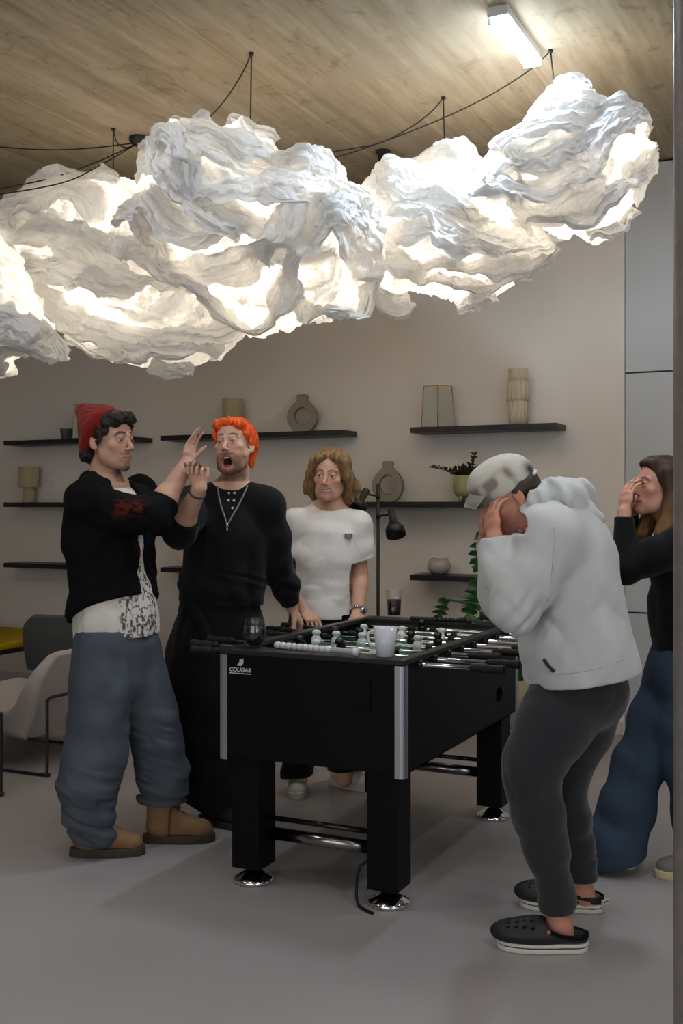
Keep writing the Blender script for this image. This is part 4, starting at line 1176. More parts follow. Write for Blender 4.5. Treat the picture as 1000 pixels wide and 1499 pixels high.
C_ = Cloud('crumpled-paper cloud lamp between the central and the right ones', 655, 345, 5.67,
  [(535,268),(560,246),(605,238),(655,230),(690,252),(715,275),(760,310),(806,352),(800,382),(765,412),(725,428),(695,442),(665,436),(630,424),(590,432),(565,440),(545,415),(520,370),(505,320)], .40, 3, power=PW*1.15)
C_.fold([(570,330,24),(620,352,26),(675,375,26),(720,385,24),(770,378,20),(812,360,12)], .10)
C_.fold([(540,280,20),(600,290,24),(640,310,26),(700,335,22)], .08)
C_.fold([(560,250,18),(610,248,22),(660,258,22),(700,275,18)], .06, up=1)
C_.fold([(550,395,20),(600,405,24),(650,420,24),(700,425,22),(760,405,18)], .08)
C_.fold([(545,425,16),(575,445,20),(600,432,12)], .02, free=True)
C_.fold([(668,444,14),(690,438,18),(725,424,14)], .03, free=True)
C_.fold([(740,415,14),(775,395,16),(815,362,10)], .03, free=True)
C_.fold([(640,234,14),(660,236,20),(685,252,16)], .03, up=1)
for q in range(3): C_.fold([(560+40*q,280+30*q,24),(650,345,30),(740,330+25*q,26)], .07, back=True, seed=q)
C_.cord((649,142), [(648,145),(632,163),(605,184),(560,208),(520,217),(490,222),(440,236),(330,245),(214,210,ROSE_D)])

D_ = Cloud('rightmost crumpled-paper cloud lamp, the highest one', 826, 258, 5.08,
  [(708,228),(735,208),(760,192),(776,168),(800,150),(825,143),(848,152),(872,172),(905,175),(932,172),(940,200),(958,224),(948,255),(935,285),(918,312),(905,338),(880,350),(850,352),(815,342),(780,322),(745,314),(705,308),(682,292),(698,262)], .40, 4, power=PW*.95)
D_.fold([(700,300,20),(740,296,26),(790,290,26),(830,265,24),(865,225,24),(905,205,22),(945,212,16)], .13)
D_.fold([(680,292,16),(700,306,22),(735,300,18)], .13)
D_.fold([(745,262,18),(790,248,22),(840,232,22),(880,208,18),(930,180,16)], .09)
D_.fold([(712,226,16),(750,218,20),(800,208,22),(850,200,20),(890,190,18)], .09)
D_.fold([(765,180,18),(800,182,22),(840,186,22),(875,185,16)], .06)
D_.fold([(800,150,14),(825,145,20),(850,158,16)], .03, up=1)
D_.fold([(905,300,18),(930,270,24),(950,240,20),(964,224,8)], .05, up=1, free=True)
D_.fold([(850,352,18),(880,345,22),(905,330,18),(920,305,14)], .05, free=True)
for q in range(3): D_.fold([(730+40*q,220+30*q,24),(820,285,30),(900,230+25*q,26)], .07, back=True, seed=q)
D_.cord((806,73), [(805,76),(775,103),(720,138),(660,168),(600,193),(545,213),(500,228),(440,243),(330,250),(216,212,ROSE_D)])

E_ = Cloud('leftmost crumpled-paper cloud lamp, mostly outside the picture', -75, 455, 5.3,
  [(-200,380),(-150,340),(-75,320),(0,345),(40,400),(60,470),(100,500),(108,528),(80,538),(45,520),(15,515),(5,548),(-60,550),(-140,540),(-200,500),(-220,440)], .38, 5, power=PW*.6)
E_.fold([(0,480,20),(40,480,24),(80,500,26),(108,525,16)], .07)
E_.fold([(-20,525,20),(5,540,24),(20,530,14)], .03)
E_.cord((-75,105))

rr = random.Random(31)
for cl, spans in ((A_,((20,330,340,60),(60,420,340,-40),(90,500,330,10),(100,290,200,30),(0,380,160,60))), (B_,((190,290,400,70),(230,400,480,-30),(290,240,520,30),(240,330,440,60),(330,440,530,-40),(210,350,330,60))), (C_,((550,300,720,40),(560,370,760,-10),(620,400,790,-25),(560,270,700,20),(640,320,780,40))), (D_,((720,240,900,-30),(760,320,930,-50),(740,290,860,20),(800,190,935,10),(820,330,935,-60))), (E_,((-40,430,60,60),(-60,500,90,30)))):
    for x0_,y0_,x1_,dy_ in spans[:3]:
        n_ = 5; w0_ = rr.uniform(15,25)
        cl.fold([(x0_+(x1_-x0_)*i/(n_-1)+rr.uniform(-10,10), y0_+dy_*i/(n_-1)+rr.uniform(14,34)*math.sin(PI*i/(n_-1))+rr.uniform(-9,9), w0_*(.6+.5*math.sin(PI*(i+.5)/n_))) for i in range(n_)], rr.uniform(.04,.09), up=rr.choice((-1,-1,1)))
# ceiling rose with the cables towards the left
rp = ceil_pt(203,201)
rose = thing('ceiling_rose', 'black domed ceiling rose gathering the pendant cables', 'ceiling rose', rp)
bm = BM(); lathe(bm, [(.055,0),(.056,-.012),(.048,-.034),(.028,-.050),(0,-.055)], (0,0,0), 32); obj('rose_cap', bm, m_black, rose)
for pts in ([(196,210,ROSE_D),(130,217),(60,219),(-40,212,5.6)], [(196,212,ROSE_D),(140,238),(70,262),(-30,282,5.6)], [(197,213,ROSE_D),(150,240),(90,268),(-30,289,5.0)]):
    n_ = len(pts)-1; P_ = [Vector(c2w(at(p[0],p[1],pts[0][2]+(pts[-1][2]-pts[0][2])*i/n_)))-rp for i,p in enumerate(pts)]
    bm = BM(); tube(bm, smooth_path([Vector((0,0,-.03))]+P_[1:],8), .0035, 8); obj('cable', bm, m_cord, rose)
sp_ = ceil_pt(561,221)
bm = BM(); lathe(bm, [(0,0),(.046,0),(.046,-.014),(.030,-.018),(.029,-.11),(.026,-.112),(.022,-.09),(0,-.088)], (0,0,0), 28)
tag(obj('ceiling_spotlight', bm, m_black, loc=sp_), 'small black cylindrical ceiling spotlight behind the cloud lamps', 'spotlight')
# ================================================================ PEOPLE: shared anatomy
m_skin = mat('skin', (1,1,1), rough=.52, spec=.35, attr='Col', bump=.05, bscale=300, sss=.0)
m_hairm = mat('hair', (1,1,1), rough=.5, spec=.35, attr='Col', bump=.25, bscale=260)
m_cloth = {}
def cloth(name, col, rough=.9, bump=.25, bscale=420, var=.04, vscale=9, sheen=.15):
    if name not in m_cloth: m_cloth[name] = mat(name, col, rough=rough, spec=.12, bump=bump, bscale=bscale, var=var, vscale=vscale, sheen=sheen)
    return m_cloth[name]
m_eye = mat('eye', (1,1,1), rough=.12, attr='Col')
class Fr:
    """head frame: x image-right at yaw 0, y towards the back of the head, z up"""
    def __init__(s, O, yaw=0, pitch=0, roll=0, sc=1.0):
        s.O = np.array(O, float); s.sc = sc
        s.R = np.array(Matrix.Rotation(math.radians(yaw),3,'Z') @ Matrix.Rotation(math.radians(roll),3,'Y') @ Matrix.Rotation(math.radians(pitch),3,'X'))
    def p(s, *v): return s.O + s.sc*(s.R @ np.array(v, float))
    def cone(s, a, b, ra, rb=None, k=.01, op='u'): return cone(s.p(*a), s.p(*b), ra*s.sc, (ra if rb is None else rb)*s.sc, k, op)
    def ell(s, c, r, e=(0,0,0), k=.01, op='u'): return ell(s.p(*c), np.array(r)*s.sc, s.R @ rotm(e), k, op)
    def loc(s, P): return ((P-s.O) @ s.R)/s.sc
def head_prims(f, mouth=0, jaw=1.0, smile=0, eye_open=.0052, noseL=1.0):
    L = []; dz = -.020*mouth
    L += [f.ell((0,.016,.036),(.0735,.093,.084),k=.02), f.ell((0,-.030,.030),(.060,.054,.062),k=.02), f.ell((0,-.034,-.022),(.055*jaw,.052,.066),k=.02)]
    for s in (-1,1):
        L += [f.cone((s*.050*jaw,.002,-.038),(s*.043*jaw,-.014,-.068+dz*.5),.014,.014,k=.03), f.cone((s*.043*jaw,-.014,-.068+dz*.5),(s*.034*jaw,-.044,-.086+dz*.8),.0145,.0135,k=.025), f.cone((s*.034*jaw,-.044,-.086+dz*.8),(0,-.072,-.097+dz),.0135,.014,k=.03)]
        L += [f.ell((s*.040,-.058,-.020+.004*smile),(.022+.002*smile,.017+.003*smile,.017),k=.02)]
    L += [f.ell((0,-.076,-.099+dz),(.020,.014,.015),k=.015), f.ell((0,-.024,-.052+dz*.5),(.0545*jaw,.054,.050),k=.03)]
    for s in (-1,1):
        L += [f.cone((s*.012,-.0855,.0235),(s*.044,-.070,.0245),.0065,.006,k=.012)]
        L += [f.ell((s*.0305,-.1015,.003),(.019,.0175,.0125),k=.012,op='s')]
        L += [f.ell((s*.0305,-.0760,.003),(.0150,.0135,.0135),k=.006)]
        L += [f.ell((s*.0305,-.0935,.0025),(.0135,.014,eye_open),k=.002,op='s')]
    L += [f.cone((0,-.083,.014),(0,-.107*noseL,-.026),.0072,.0088,k=.012), f.ell((0,-.1085*noseL,-.030),(.0090,.0095,.0082),k=.008)]
    for s in (-1,1):
        L += [f.ell((s*.0125,-.0980,-.0345),(.0062,.0090,.0058),k=.006), f.ell((s*.0065,-.1050,-.0415),(.0034,.0045,.004),k=.002,op='s')]
    if mouth > .3:
        L += [f.ell((0,-.0775,-.063),(.031,.0125,.011),k=.012), f.ell((0,-.0735,-.090+dz),(.027,.0125,.011),k=.012), f.ell((-.036,-.060,-.070),(.016,.016,.028),k=.02), f.ell((.036,-.060,-.070),(.016,.016,.028),k=.02)]
        L += [f.ell((0,-.094,-.0745+dz*.6),(.0215+.004*smile,.034,.0165+.008*mouth),k=.006,op='s')]
    else:
        w = .022+.006*smile
        L += [f.ell((0,-.078+.006*smile,-.064),(.027+.008*smile,.014,.016-.003*smile),k=.018)]
        L += [f.cone((-w,-.0800,-.0635+.005*smile),(0,-.0905,-.0610),.0030,.0046,k=.006), f.cone((w,-.0800,-.0635+.005*smile),(0,-.0905,-.0610),.0030,.0046,k=.006)]
        L += [f.cone((-w*.9,-.0795,-.0670+.005*smile),(0,-.0890,-.0720),.0035,.0055,k=.006), f.cone((w*.9,-.0795,-.0670+.005*smile),(0,-.0890,-.0720),.0035,.0055,k=.006)]
        if smile > .5: L += [f.cone(a_,b_,.0046,.0046,k=.002,op='s') for a_,b_ in (((-.0235,-.083,-.0590),(-.012,-.093,-.0665)),((-.012,-.093,-.0665),(.012,-.093,-.0665)),((.012,-.093,-.0665),(.0235,-.083,-.0590)))]
    for s in (-1,1):
        L += [f.ell((s*.0765,.014,-.006),(.0068,.0165,.0300),e=(0,s*-8,s*-22),k=.006), f.ell((s*.0850,.010,-.002),(.0045,.0095,.018),e=(0,s*-8,s*-22),k=.004,op='s'), f.ell((s*.0755,.006,-.030),(.006,.008,.009),k=.006)]
    return L
def head_cols(f, P, skin, lip, brow, beard=None, stub=0, mouth=0, smile=0, browz=0, blush=.25):
    q = f.loc(P); x, y, z = q.T; C = np.tile(np.array(skin[:3]), (len(P),1))
    def blend(m, c):
        m = np.clip(m,0,1)[:,None]; C[:] = C*(1-m)+np.array(c[:3])*m
    inh = (np.abs(z) < .2) & (np.abs(x) < .12) & (y < .12)
    n = vnoise(P, 60)
    C *= (1+.05*vnoise(P, 14, 5)*1.0)[:,None]
    fl = inh & (y < -.03)
    blend(np.exp(-(((np.abs(x)-.040)/.022)**2+((z+.030)/.022)**2))*blush*fl, (skin[0]*.95,skin[1]*.62,skin[2]*.55))
    blend(np.exp(-((x/.016)**2+((z+.030)/.014)**2))*blush*(y<-.09), (skin[0]*.95,skin[1]*.66,skin[2]*.6))
    dz = -.020*mouth
    if beard is not None:
        lower = (z < -.035+.006*n) & (y < .02+.0*z)
        bz = np.clip((-.040-z)/.02,0,1)*np.clip((.030-y)/.03,0,1)*(z > -.16)
        mst = np.exp(-((z+.052)/.007)**2)*(np.abs(x)<.034)*(y<-.06)
        chin = np.clip((-.070-z)/.012,0,1)*np.exp(-(x/.030)**2)*(y<-.035)*(z>-.16)
        side = bz*stub
        blend(np.maximum.reduce([side*(.75+.25*n), mst*max(stub,.55), chin*.92*(.8+.3*n)])*inh, beard)
    if mouth > .3:
        c0 = -.0745+dz*.6; e = ((x/(.0285+.004*smile))**2+((z-c0)/(.0245+.008*mouth))**2)
        blend(np.exp(-((e-.84)/.22)**2)*(y < -.062)*.75, lip); blend((e < .78)*(y > -.072)*(y < -.02)*inh*1.0, (.02,.004,.004))
    else:
        w = .026+.007*smile
        m = (np.abs(x) < w)*(y < -.070)
        cz = -.0668+.006*smile*(np.abs(x)/w)**2
        blend(m*np.exp(-((z-cz)/(.0074-.0006*smile))**4)*(.7-.12*smile), lip)
        blend(m*np.exp(-((z-cz)/.0018)**2)*(.85 if smile < .5 else 0), (lip[0]*.25,lip[1]*.2,lip[2]*.2))
        if smile > .5:
            zc = -.0668+.0075*(np.abs(x)/.0235)**2; dd_ = np.abs(z-zc); mm = (np.abs(x) < .0265)*(y < -.066)
            blend(mm*(dd_ < .0046), (.42,.39,.35)); blend(mm*np.exp(-((z-zc-.0048)/.0016)**2)*.8, (.12,.03,.025)); blend(mm*np.exp(-((z-zc+.0072)/.0026)**2)*.6, lip)
    bz_ = .0262+browz; arc = bz_+.004*(1-((np.abs(x)-.030)/.020)**2)-.004*np.clip((np.abs(x)-.038)/.01,0,1)
    blend(((np.abs(x) > .010) & (np.abs(x) < .050))*np.exp(-((z-arc)/.0052)**4)*(y < -.045)*(.9+.1*n), brow)
    blend(np.exp(-(((np.abs(x)-.0305)/.0155)**4+((z-.0082)/.0026)**2))*(y < -.065)*.95, (.03,.018,.012))
    blend(np.exp(-(((np.abs(x)-.0065)/.004)**2+((z+.041)/.0035)**2))*(y < -.09)*.8, (skin[0]*.15,skin[1]*.1,skin[2]*.1))
    return C
def eyes(f, root, base, iris=(.05,.03,.015), look=(0,0)):
    for s in (-1,1):
        V = []; bm = BM(); bmesh.ops.create_uvsphere(bm, u_segments=20, v_segments=14, radius=.0122*f.sc)
        me = bpy.data.meshes.new('eye'); bm.to_mesh(me); bm.free(); V = np.array([v.co[:] for v in me.vertices])
        d = f.R @ np.array([look[0],-1,look[1]]); d /= np.linalg.norm(d)
        a = np.arccos(np.clip((V/np.linalg.norm(V,axis=1)[:,None])@d,-1,1))
        C = np.where((a<.22)[:,None], np.array([.004,.004,.004]), np.where((a<.50)[:,None], np.array(iris), np.array([.55,.52,.48])))
        W = c2w_arr(V+f.p(s*.0305,-.0765,.003)-base)
        me.vertices.foreach_set('co', W.astype(np.float32).ravel()); me.materials.append(m_eye)
        ca = me.color_attributes.new('Col','FLOAT_COLOR','POINT'); ca.data.foreach_set('color', np.concatenate([C,np.ones((len(C),1))],1).astype(np.float32).ravel())
        for p in me.polygons: p.use_smooth = True
        o = bpy.data.objects.new('eye', me); COL.objects.link(o); o.parent = root
def hand(w, d, n, sd, curl=(20,25,20), thumb=(.7,.6,.35), sc=1.0, spread=4, tcurl=20, fing=None):
    """w wrist, d towards the fingers, n palm normal (side the fingers curl to), sd thumb side."""
    w = np.array(w,float); d = np.array(d,float); d /= np.linalg.norm(d); n = np.array(n,float); n -= d*(n@d); n /= np.linalg.norm(n)
    sd = np.array(sd,float); sd -= d*(sd@d); sd -= n*(sd@n); sd /= np.linalg.norm(sd)
    L = [seg2(w+d*.004*sc, w+d*.050*sc, (.027*sc,.018*sc), (.038*sc,.0150*sc), sd, .015), seg2(w+d*.050*sc, w+d*.082*sc, (.038*sc,.015*sc), (.039*sc,.0125*sc), sd, .012),
         ell(w+d*.034*sc+sd*.022*sc+n*.006*sc, (.016*sc,.016*sc,.024*sc), None, .012)]
    F_ = [(.0300,(.043,.026,.021),.0086),(.0105,(.047,.029,.022),.0088),(-.0095,(.043,.027,.021),.0084),(-.0285,(.034,.021,.019),.0074)]
    for i,(o,ls,r) in enumerate(F_):
        cu = curl if fing is None else fing[i]
        b = w+d*(.086-(.004 if i in (0,2) else (.012 if i==3 else 0)))*sc+sd*o*sc
        a = math.radians(spread*(1.5-i)); dd = d*math.cos(a)+sd*math.sin(a); nn = n.copy(); p = b-dd*.014*sc; ang = 0
        q = b; L.append(cone(p, q, r*sc*1.02, r*sc, .008))
        for j,l in enumerate(ls):
            ang += math.radians(cu[j]); v = dd*math.cos(ang)+nn*math.sin(ang)
            r0 = r*(1-.07*j)*sc; r1 = r*(1-.07*(j+1)-.02*j)*sc
            L.append(cone(q, q+v*l*sc, r0, r1, .0025)); q = q+v*l*sc
    t = sd*thumb[0]+d*thumb[1]+n*thumb[2]; t /= np.linalg.norm(t); p = w+d*.018*sc+sd*.020*sc+n*.004*sc
    ax = np.cross(t, n); 
    for j,(l,r0,r1) in enumerate(((.040,.0135,.0115),(.032,.0108,.0098),(.026,.0098,.0078))):
        L.append(cone(p, p+t*l*sc, r0*sc, r1*sc, .006)); p = p+t*l*sc
        c = math.radians(tcurl); t = t*math.cos(c)+(d*.35+n*.6)*math.sin(c); t /= np.linalg.norm(t)
    return L
class Person:
    def __init__(s, D, base_px, label, skin):
        s.D = D; b = at(base_px[0], base_px[1], 1); Db = CAMH*F/(base_px[1]-CY); q = at(base_px[0], base_px[1], Db); s.base = np.array([q[0],Db,0.])
        s.root = thing('person', label, 'person', c2w(s.base)); s.skin = skin
    def J(s, px, py, dd=0): return at(px, py, s.D+dd)
    def mesh(s, name, prims, h, m, cols=None, disp=None, it=1, label=None, parent=None, margin=1.7, post=None, lo=None, hi=None):
        V, Q = isosurf(prims, h, disp, it, margin=margin, lo=lo, hi=hi)
        V, Q = main_pieces(V, Q)
        if post is not None: V = post(V)
        s.V = V
        C = cols(V) if callable(cols) else (None if cols is None else np.tile(np.array(cols[:3]),(len(V),1)))
        return np_mesh(name, c2w_arr(V-s.base), Q, m, parent or s.root, C, label=label)
    def fy(s, px, py, off=.003, dd=0):
        '''point on the front of the last mesh under a photo point'''
        V = s.V; D = s.D+dd; u = CX+F*V[:,0]/V[:,1]; v = CY-F*(V[:,2]-CAMH)/V[:,1]
        r = (u-px)**2+(v-py)**2; m = r < 16
        if not m.any(): m = r <= np.partition(r,8)[8]
        y = V[m,1].min()-off; return at(px,py,y)
    def bmesh(s, name, fn, m, label=None, parent=None, smooth=True):
        bm = BM(); fn(bm)
        for v in bm.verts: v.co = Vector(c2w(Vector(v.co)-Vector(s.base)))
        return obj(name, bm, m, parent or s.root, smooth, label=label)
def sneaker(P, px, py, ang, D_, m_up, m_so, L_=.285, hi=.115, tongue=True, label=None, pitch=0):
    o = at(px,py,D_); o[2] = 0 if not pitch else o[2]; a = math.radians(ang); ex = np.array([math.cos(a),math.sin(a),0]); ey = np.array([-ex[1],ex[0],0]); ez = np.array([0,0,1.])
    if pitch:
        t = math.radians(pitch); ex, ez = ex*math.cos(t)+ez*math.sin(t), ez*math.cos(t)-ex*math.sin(t)
    R = np.stack([ex,ey,ez],1); q = lambda x,y,z: o+ex*x+ey*y+ez*z
    up = [ell(q(.02,0,.062),(.066,.040,.050),R,.03), ell(q(.125,0,.046),(.085,.045,.034),R,.035), ell(q(.165,0,.040),(.048,.044,.030),R,.02), seg2(q(.0,0,.06),q(.0,0,hi),(.048,.036),(.050,.038),ex,.02), seg2(q(.03,0,.10),q(.11,0,.068),(.032,.03),(.034,.026),ey,.03), plane(q(0,0,.026),-ez), plane(q(0,0,hi),ez)]
    s_ = P.mesh('sneaker', up, .0042, m_up, label=label)
    P.mesh('sole', [extr([(x-.060,y) for x,y in shoe_sole_poly(L_,.102)], o+ez*.016, ex, ey, ez, .0175, .005)], .0042, m_so, parent=s_)
    def lc(bm):
        for k in range(5):
            x = .040+.017*k; z = .112-.011*k
            for s in (-1,1): tube(bm, smooth_path([q(x-.006,s*.028,z-.008),q(x+.008,s*.010,z+.010),q(x+.014,-s*.010,z+.008)],4), .0034, 6)
    P.bmesh('laces', lc, m_so, parent=s_)
    return s_
def ridge(P, f, amp, off=0, o=2):
    n = fbm(P*np.array(f), 1, off, o); return amp*.72*(.8-2.4*np.sqrt(n*n+.002))
def bandz(P, z0, z1, w=.05):
    z = P[:,2]; return np.clip((z-z0)/w,0,1)*np.clip((z1-z)/w,0,1)
def near(P, c, r): return np.exp(-(((P-np.array(c))**2).sum(1))/(r*r))
def torso_frame(yaw):
    a = math.radians(yaw); fwd = np.array([math.sin(a),-math.cos(a),0]); side = np.array([math.cos(a),math.sin(a),0]); return fwd, side
def shoe_sole_poly(L_, W_, n=28):
    """top view outline of a shoe sole, heel at x=0, toe at x=L"""
    out = []
    for i in range(n):
        a = 2*PI*i/n; x = L_/2*(1-math.cos(a)); t = x/L_
        w = W_*(.36+.14*math.sin(PI*min(1,max(0,(t-.25)/.8)))) 
        w *= min(1,math.sqrt(max(0,1-((t-.5)/.5)**6))+.0)
        out.append((x, math.copysign(w, math.sin(a)) if abs(math.sin(a))>1e-6 else 0))
    return out
# ---------------------------------------------------------------- man with the red beanie
def make_beanie():
    P = Person(4.55, (205,1243), 'person in red beanie, open black jacket, white tee, baggy jeans and tan boots', srgb(196,150,126))
    J = P.J; fwd, side = torso_frame(60); side = -side   # side points to his right (nearer) shoulder
    f = Fr(J(161,646,0), yaw=60, pitch=0, roll=0, sc=1.06)
    nk = J(158,712,.0)
    shR, shL = J(128,732,-.15), J(205,726,.17)
    el, wr = J(224,757,-.12), J(273,680,.02)
    elL, wrL = J(205,815,.22), J(215,880,.12)
    hipR, hipL = J(148,945,-.09), J(192,945,.11)
    kR, kL = J(140,1088,-.10), J(228,1068,.10); aR, aL = J(137,1222,-.12), J(238,1200,.10)
    body = head_prims(f, eye_open=.0048, jaw=1.0)
    body += [f.cone((0,.022,-.070),(0,.030,-.105),.048,.048,k=.02), cone(f.p(0,.03,-.105), nk, .050,.056,.03)]
    body += chain2([(J(160,722),(.12,.07)),(J(158,760),(.135,.085)),(J(158,850),(.115,.08)),(J(165,930),(.13,.085))], side, .04)
    body += [cone(nk, shR, .05,.045,.04), cone(nk, shL, .05,.045,.04)]
    body += chain([(shR,.046),(el,.040)],.02)+chain([(el,.044),(el+(wr-el)*.35,.050),(wr,.030)],.015)
    body += chain([(shL,.046),(elL,.036),(wrL,.026)],.02)
    body += chain([(hipR,.075),(kR,.05),(aR,.04)],.03)+chain([(hipL,.075),(kL,.05),(aL,.04)],.03)
    # open hand, fingers up, palm to the right
    up = J(284,628,.05)-wr
    body += hand(wr, up, (.85,-.45,0), (.5,.85,.1), fing=((10,14,8),(6,10,8),(8,12,8),(14,16,10)), thumb=(.25,.9,.45), sc=.90, spread=0.5)
    body += hand(wrL, (.2,-.1,-1), (-.5,-.5,0), (.6,-.6,0), (25,35,20))
    lip = srgb(168,108,96); brow = (.012,.008,.006)
    def cols(V):
        C = head_cols(f, V, P.skin, lip, brow, beard=(.03,.02,.015), stub=.22, blush=.12)
        q = f.loc(V); return C
    P.mesh('body', body, .0028, m_skin, cols)
    eyes(f, P.root, P.base, look=(-.25,-.12))
    # hair: curls over the forehead and at the nape
    hair = [f.ell((0,-.045,.085),(.062,.050,.034),k=.02), f.ell((.02,-.072,.086),(.042,.026,.026),k=.012), f.ell((-.032,-.064,.080),(.034,.032,.028),k=.012),
            f.ell((-.066,-.018,.052),(.014,.038,.040),k=.015), f.ell((.066,-.018,.052),(.014,.038,.040),k=.015), f.ell((-.074,-.008,.020),(.0075,.014,.034),k=.01), f.ell((-.0735,.012,.030),(.009,.034,.022),k=.012),
            f.ell((0,.050,.03),(.078,.060,.070),k=.02), f.ell((0,.098,-.050),(.050,.020,.034),k=.02), f.ell((-.050,.078,-.050),(.022,.028,.030),k=.015)]
    P.mesh('hair', hair, .0032, m_hairm, lambda V: np.array([.018,.012,.008])*(1+.5*vnoise(V,90))[:,None], disp=lambda X: -.0075*fbm(X,55,3,2)-.0025*vnoise(X,130,9))
    # beanie
    bn = [f.ell((0,.022,.066),(.089,.070,.068),e=(14,0,0),k=.03), f.ell((0,.040,.058),(.088,.084,.066),e=(22,0,0),k=.03), f.ell((0,.075,.022),(.080,.048,.072),k=.03), f.cone((0,.080,.085),(0,.135,.122),.055,.034,k=.05), f.ell((0,.008,.090),(.070,.052,.026),k=.02),
          f.cone((-.066,.022,.064),(-.070,.072,-.020),.018,.020,k=.02), f.cone((.066,.022,.064),(.070,.072,-.020),.018,.020,k=.02)]
    m_bean = cloth('red_knit', srgb(128,26,14), bump=.5, bscale=300, var=.12, vscale=20)
    P.mesh('beanie', bn, .0038, m_bean, disp=lambda X: .0016*np.sin(f.loc(X)[:,0]*420)+.004*vnoise(X,22,2))
    # white tee
    m_tee = cloth('white_tee', srgb(214,206,194), bump=.2, bscale=200, var=.03)
    tee = chain2([(J(162,737,.0),(.15,.085)),(J(164,752),(.178,.112)),(J(166,800),(.165,.12)),(J(168,870),(.17,.125)),(J(170,905),(.185,.135)),(J(171,948),(.195,.15))], side, .04)
    tee += [plane(J(170,931),(.03,0,-1)), f.ell((0,.02,-.145),(.075,.085,.055),k=.012,op='s')]
    def teedisp(X): return ridge(X,(9,9,2.2),.010,4)*bandz(X,.5,1.25,.2)
    def teecols(V):
        C = np.tile(np.array(srgb(214,206,194)[:3]),(len(V),1)); rel = V-J(168,800)
        u = rel@(-side); w = rel@fwd; z = V[:,2]
        a = vnoise(V*np.array([1,1,.5]),55,3)+.6*vnoise(V,110,8)
        m = (w > .03)*np.clip((.115-np.abs(u+.0))/.02,0,1)*np.clip((z-.80)/.05,0,1)*np.clip((1.30-z)/.05,0,1)
        m = m*(np.abs(a) < .20+.25*np.clip((1.05-z)/.3,0,1)); C = C*(1-.85*m[:,None]); return C
    m_teep = mat('printed_white_tee', (1,1,1), rough=.9, spec=.12, attr='Col', bump=.2, bscale=200)
    P.mesh('white_tee', tee, .0045, m_teep, teecols, teedisp, label='white tee with a dark print on the front')
    # black jacket: torso shell opened at the front, sleeves
    m_blk = cloth('black_jersey', (.005,.005,.0052), bump=.25, bscale=260, sheen=.05)
    jk = chain2([(J(160,736,.0),(.165,.09)),(J(158,752),(.200,.13)),(J(160,790),(.205,.145)),(J(163,850),(.185,.145)),(J(165,900),(.20,.155)),(J(166,960),(.215,.165))], side, .05)
    jk += [cone(nk+np.array([-.03,-.05,-.045]), shR, .060,.085,.06), cone(nk+np.array([.02,.05,-.045]), shL, .058,.075,.06)]
    # front opening: wedge along fwd, wider at the bottom
    op = J(170,800)
    jk += [extr([(-.055,.66),(.085,.66),(.050,.22),(.030,0),(.085,-.25),(.12,-.45),(-.05,-.45),(-.020,-.25),(.0,0),(-.035,.2)], (op[0]+fwd[0]*.18,op[1]+fwd[1]*.18,CAMH-.2+.0), side*-1, (0,0,1), fwd, .155, .004, k=.006, op='s')]
    jk += [plane(J(150,896),(.35,-.25,-1)), ell(f.p(0,.012,-.135),(.088,.098,.075),None,.012,'s'), ell(nk+fwd*.085+np.array([0,0,-.05]),(.070,.075,.105),None,.015,'s')]
    jk += chain([(shR,.088),(J(175,752,-.16),.082),(el+np.array([-.01,0,.01]),.078)],.03)+chain([(el+np.array([-.01,0,.01]),.074),(el+(wr-el)*.24,.064)],.02)
    jk += chain([(shL,.082),(elL,.066),(wrL+np.array([0,0,.03]),.045)],.03)
    jk += [plane(el+(wr-el)*.30, wr-el, .004)]
    jk[-1].fn = (lambda g: (lambda X: np.where((X[:,0] > el[0]-.03) & (X[:,2] > el[2]-.06) & (X[:,1] < P.D+.1), g(X), .5)))(jk[-1].fn)
    # hood lying on the neck
    jk += [cone(f.p(-.078,.035,-.168), f.p(0,.115,-.150), .026,.034,.03), cone(f.p(0,.115,-.150), f.p(.085,.035,-.168), .034,.026,.03), cone(f.p(-.078,.035,-.168), f.p(-.060,-.05,-.215), .024,.018,.03)]
    def jdisp(X): return ridge(X,(7,7,4),.012,1)+near(X,el,.14)*ridge(X,(16,16,10),.010,6)+.003*vnoise(X,30,2)
    m_blkp = mat('black_jersey_print', (1,1,1), rough=.9, spec=.12, attr='Col', bump=.25, bscale=260)
    def jcols(V):
        C = np.tile(np.array([.005,.005,.0052]),(len(V),1)); c = J(190,744,-.2)
        m = np.exp(-(((V[:,0]-c[0])/.062)**4+((V[:,2]-c[2])/.034)**4))*(V[:,1] < P.D-.12)*(vnoise(V*np.array([1,1,2.2]),58,4) > -.05)
        c2 = J(208,805,0); m2 = np.exp(-(((V[:,0]-c2[0]+.25*(V[:,2]-c2[2]))/.007)**2+((V[:,2]-c2[2])/.045)**4))*(V[:,1] < P.D+.1)
        m = np.clip(m*.9+m2*.6,0,1)[:,None]; return C*(1-m)+np.array([.085,.012,.006])*m
    P.mesh('black_jacket', jk, .005, m_blkp, jcols, disp=jdisp, it=2)
    # jeans
    m_jean = mat('faded_blue_denim', srgb(80,85,92), rough=.9, spec=.12, bump=.35, bscale=420, var=.28, vscale=5)
    jn = chain2([(J(170,905,.0),(.165,.125)),(J(170,945,.0),(.175,.14)),(J(170,985,.0),(.165,.13))], side, .03)
    jn += chain([(J(150,950,-.06),.118),(J(148,1000,-.08),.120),(J(143,1060,-.10),.116),(J(137,1105,-.11),.117),(J(128,1150,-.12),.111),(J(131,1190,-.12),.094),(J(138,1216,-.12),.066),(J(139,1238,-.12),.062)],.05)
    jn += chain([(J(196,950,.07),.108),(J(208,1000,.08),.100),(J(222,1050,.08),.105),(J(230,1090,.09),.102),(J(236,1130,.10),.104),(J(240,1160,.10),.092),(J(243,1178,.10),.068),(J(243,1190,.10),.066)],.05)
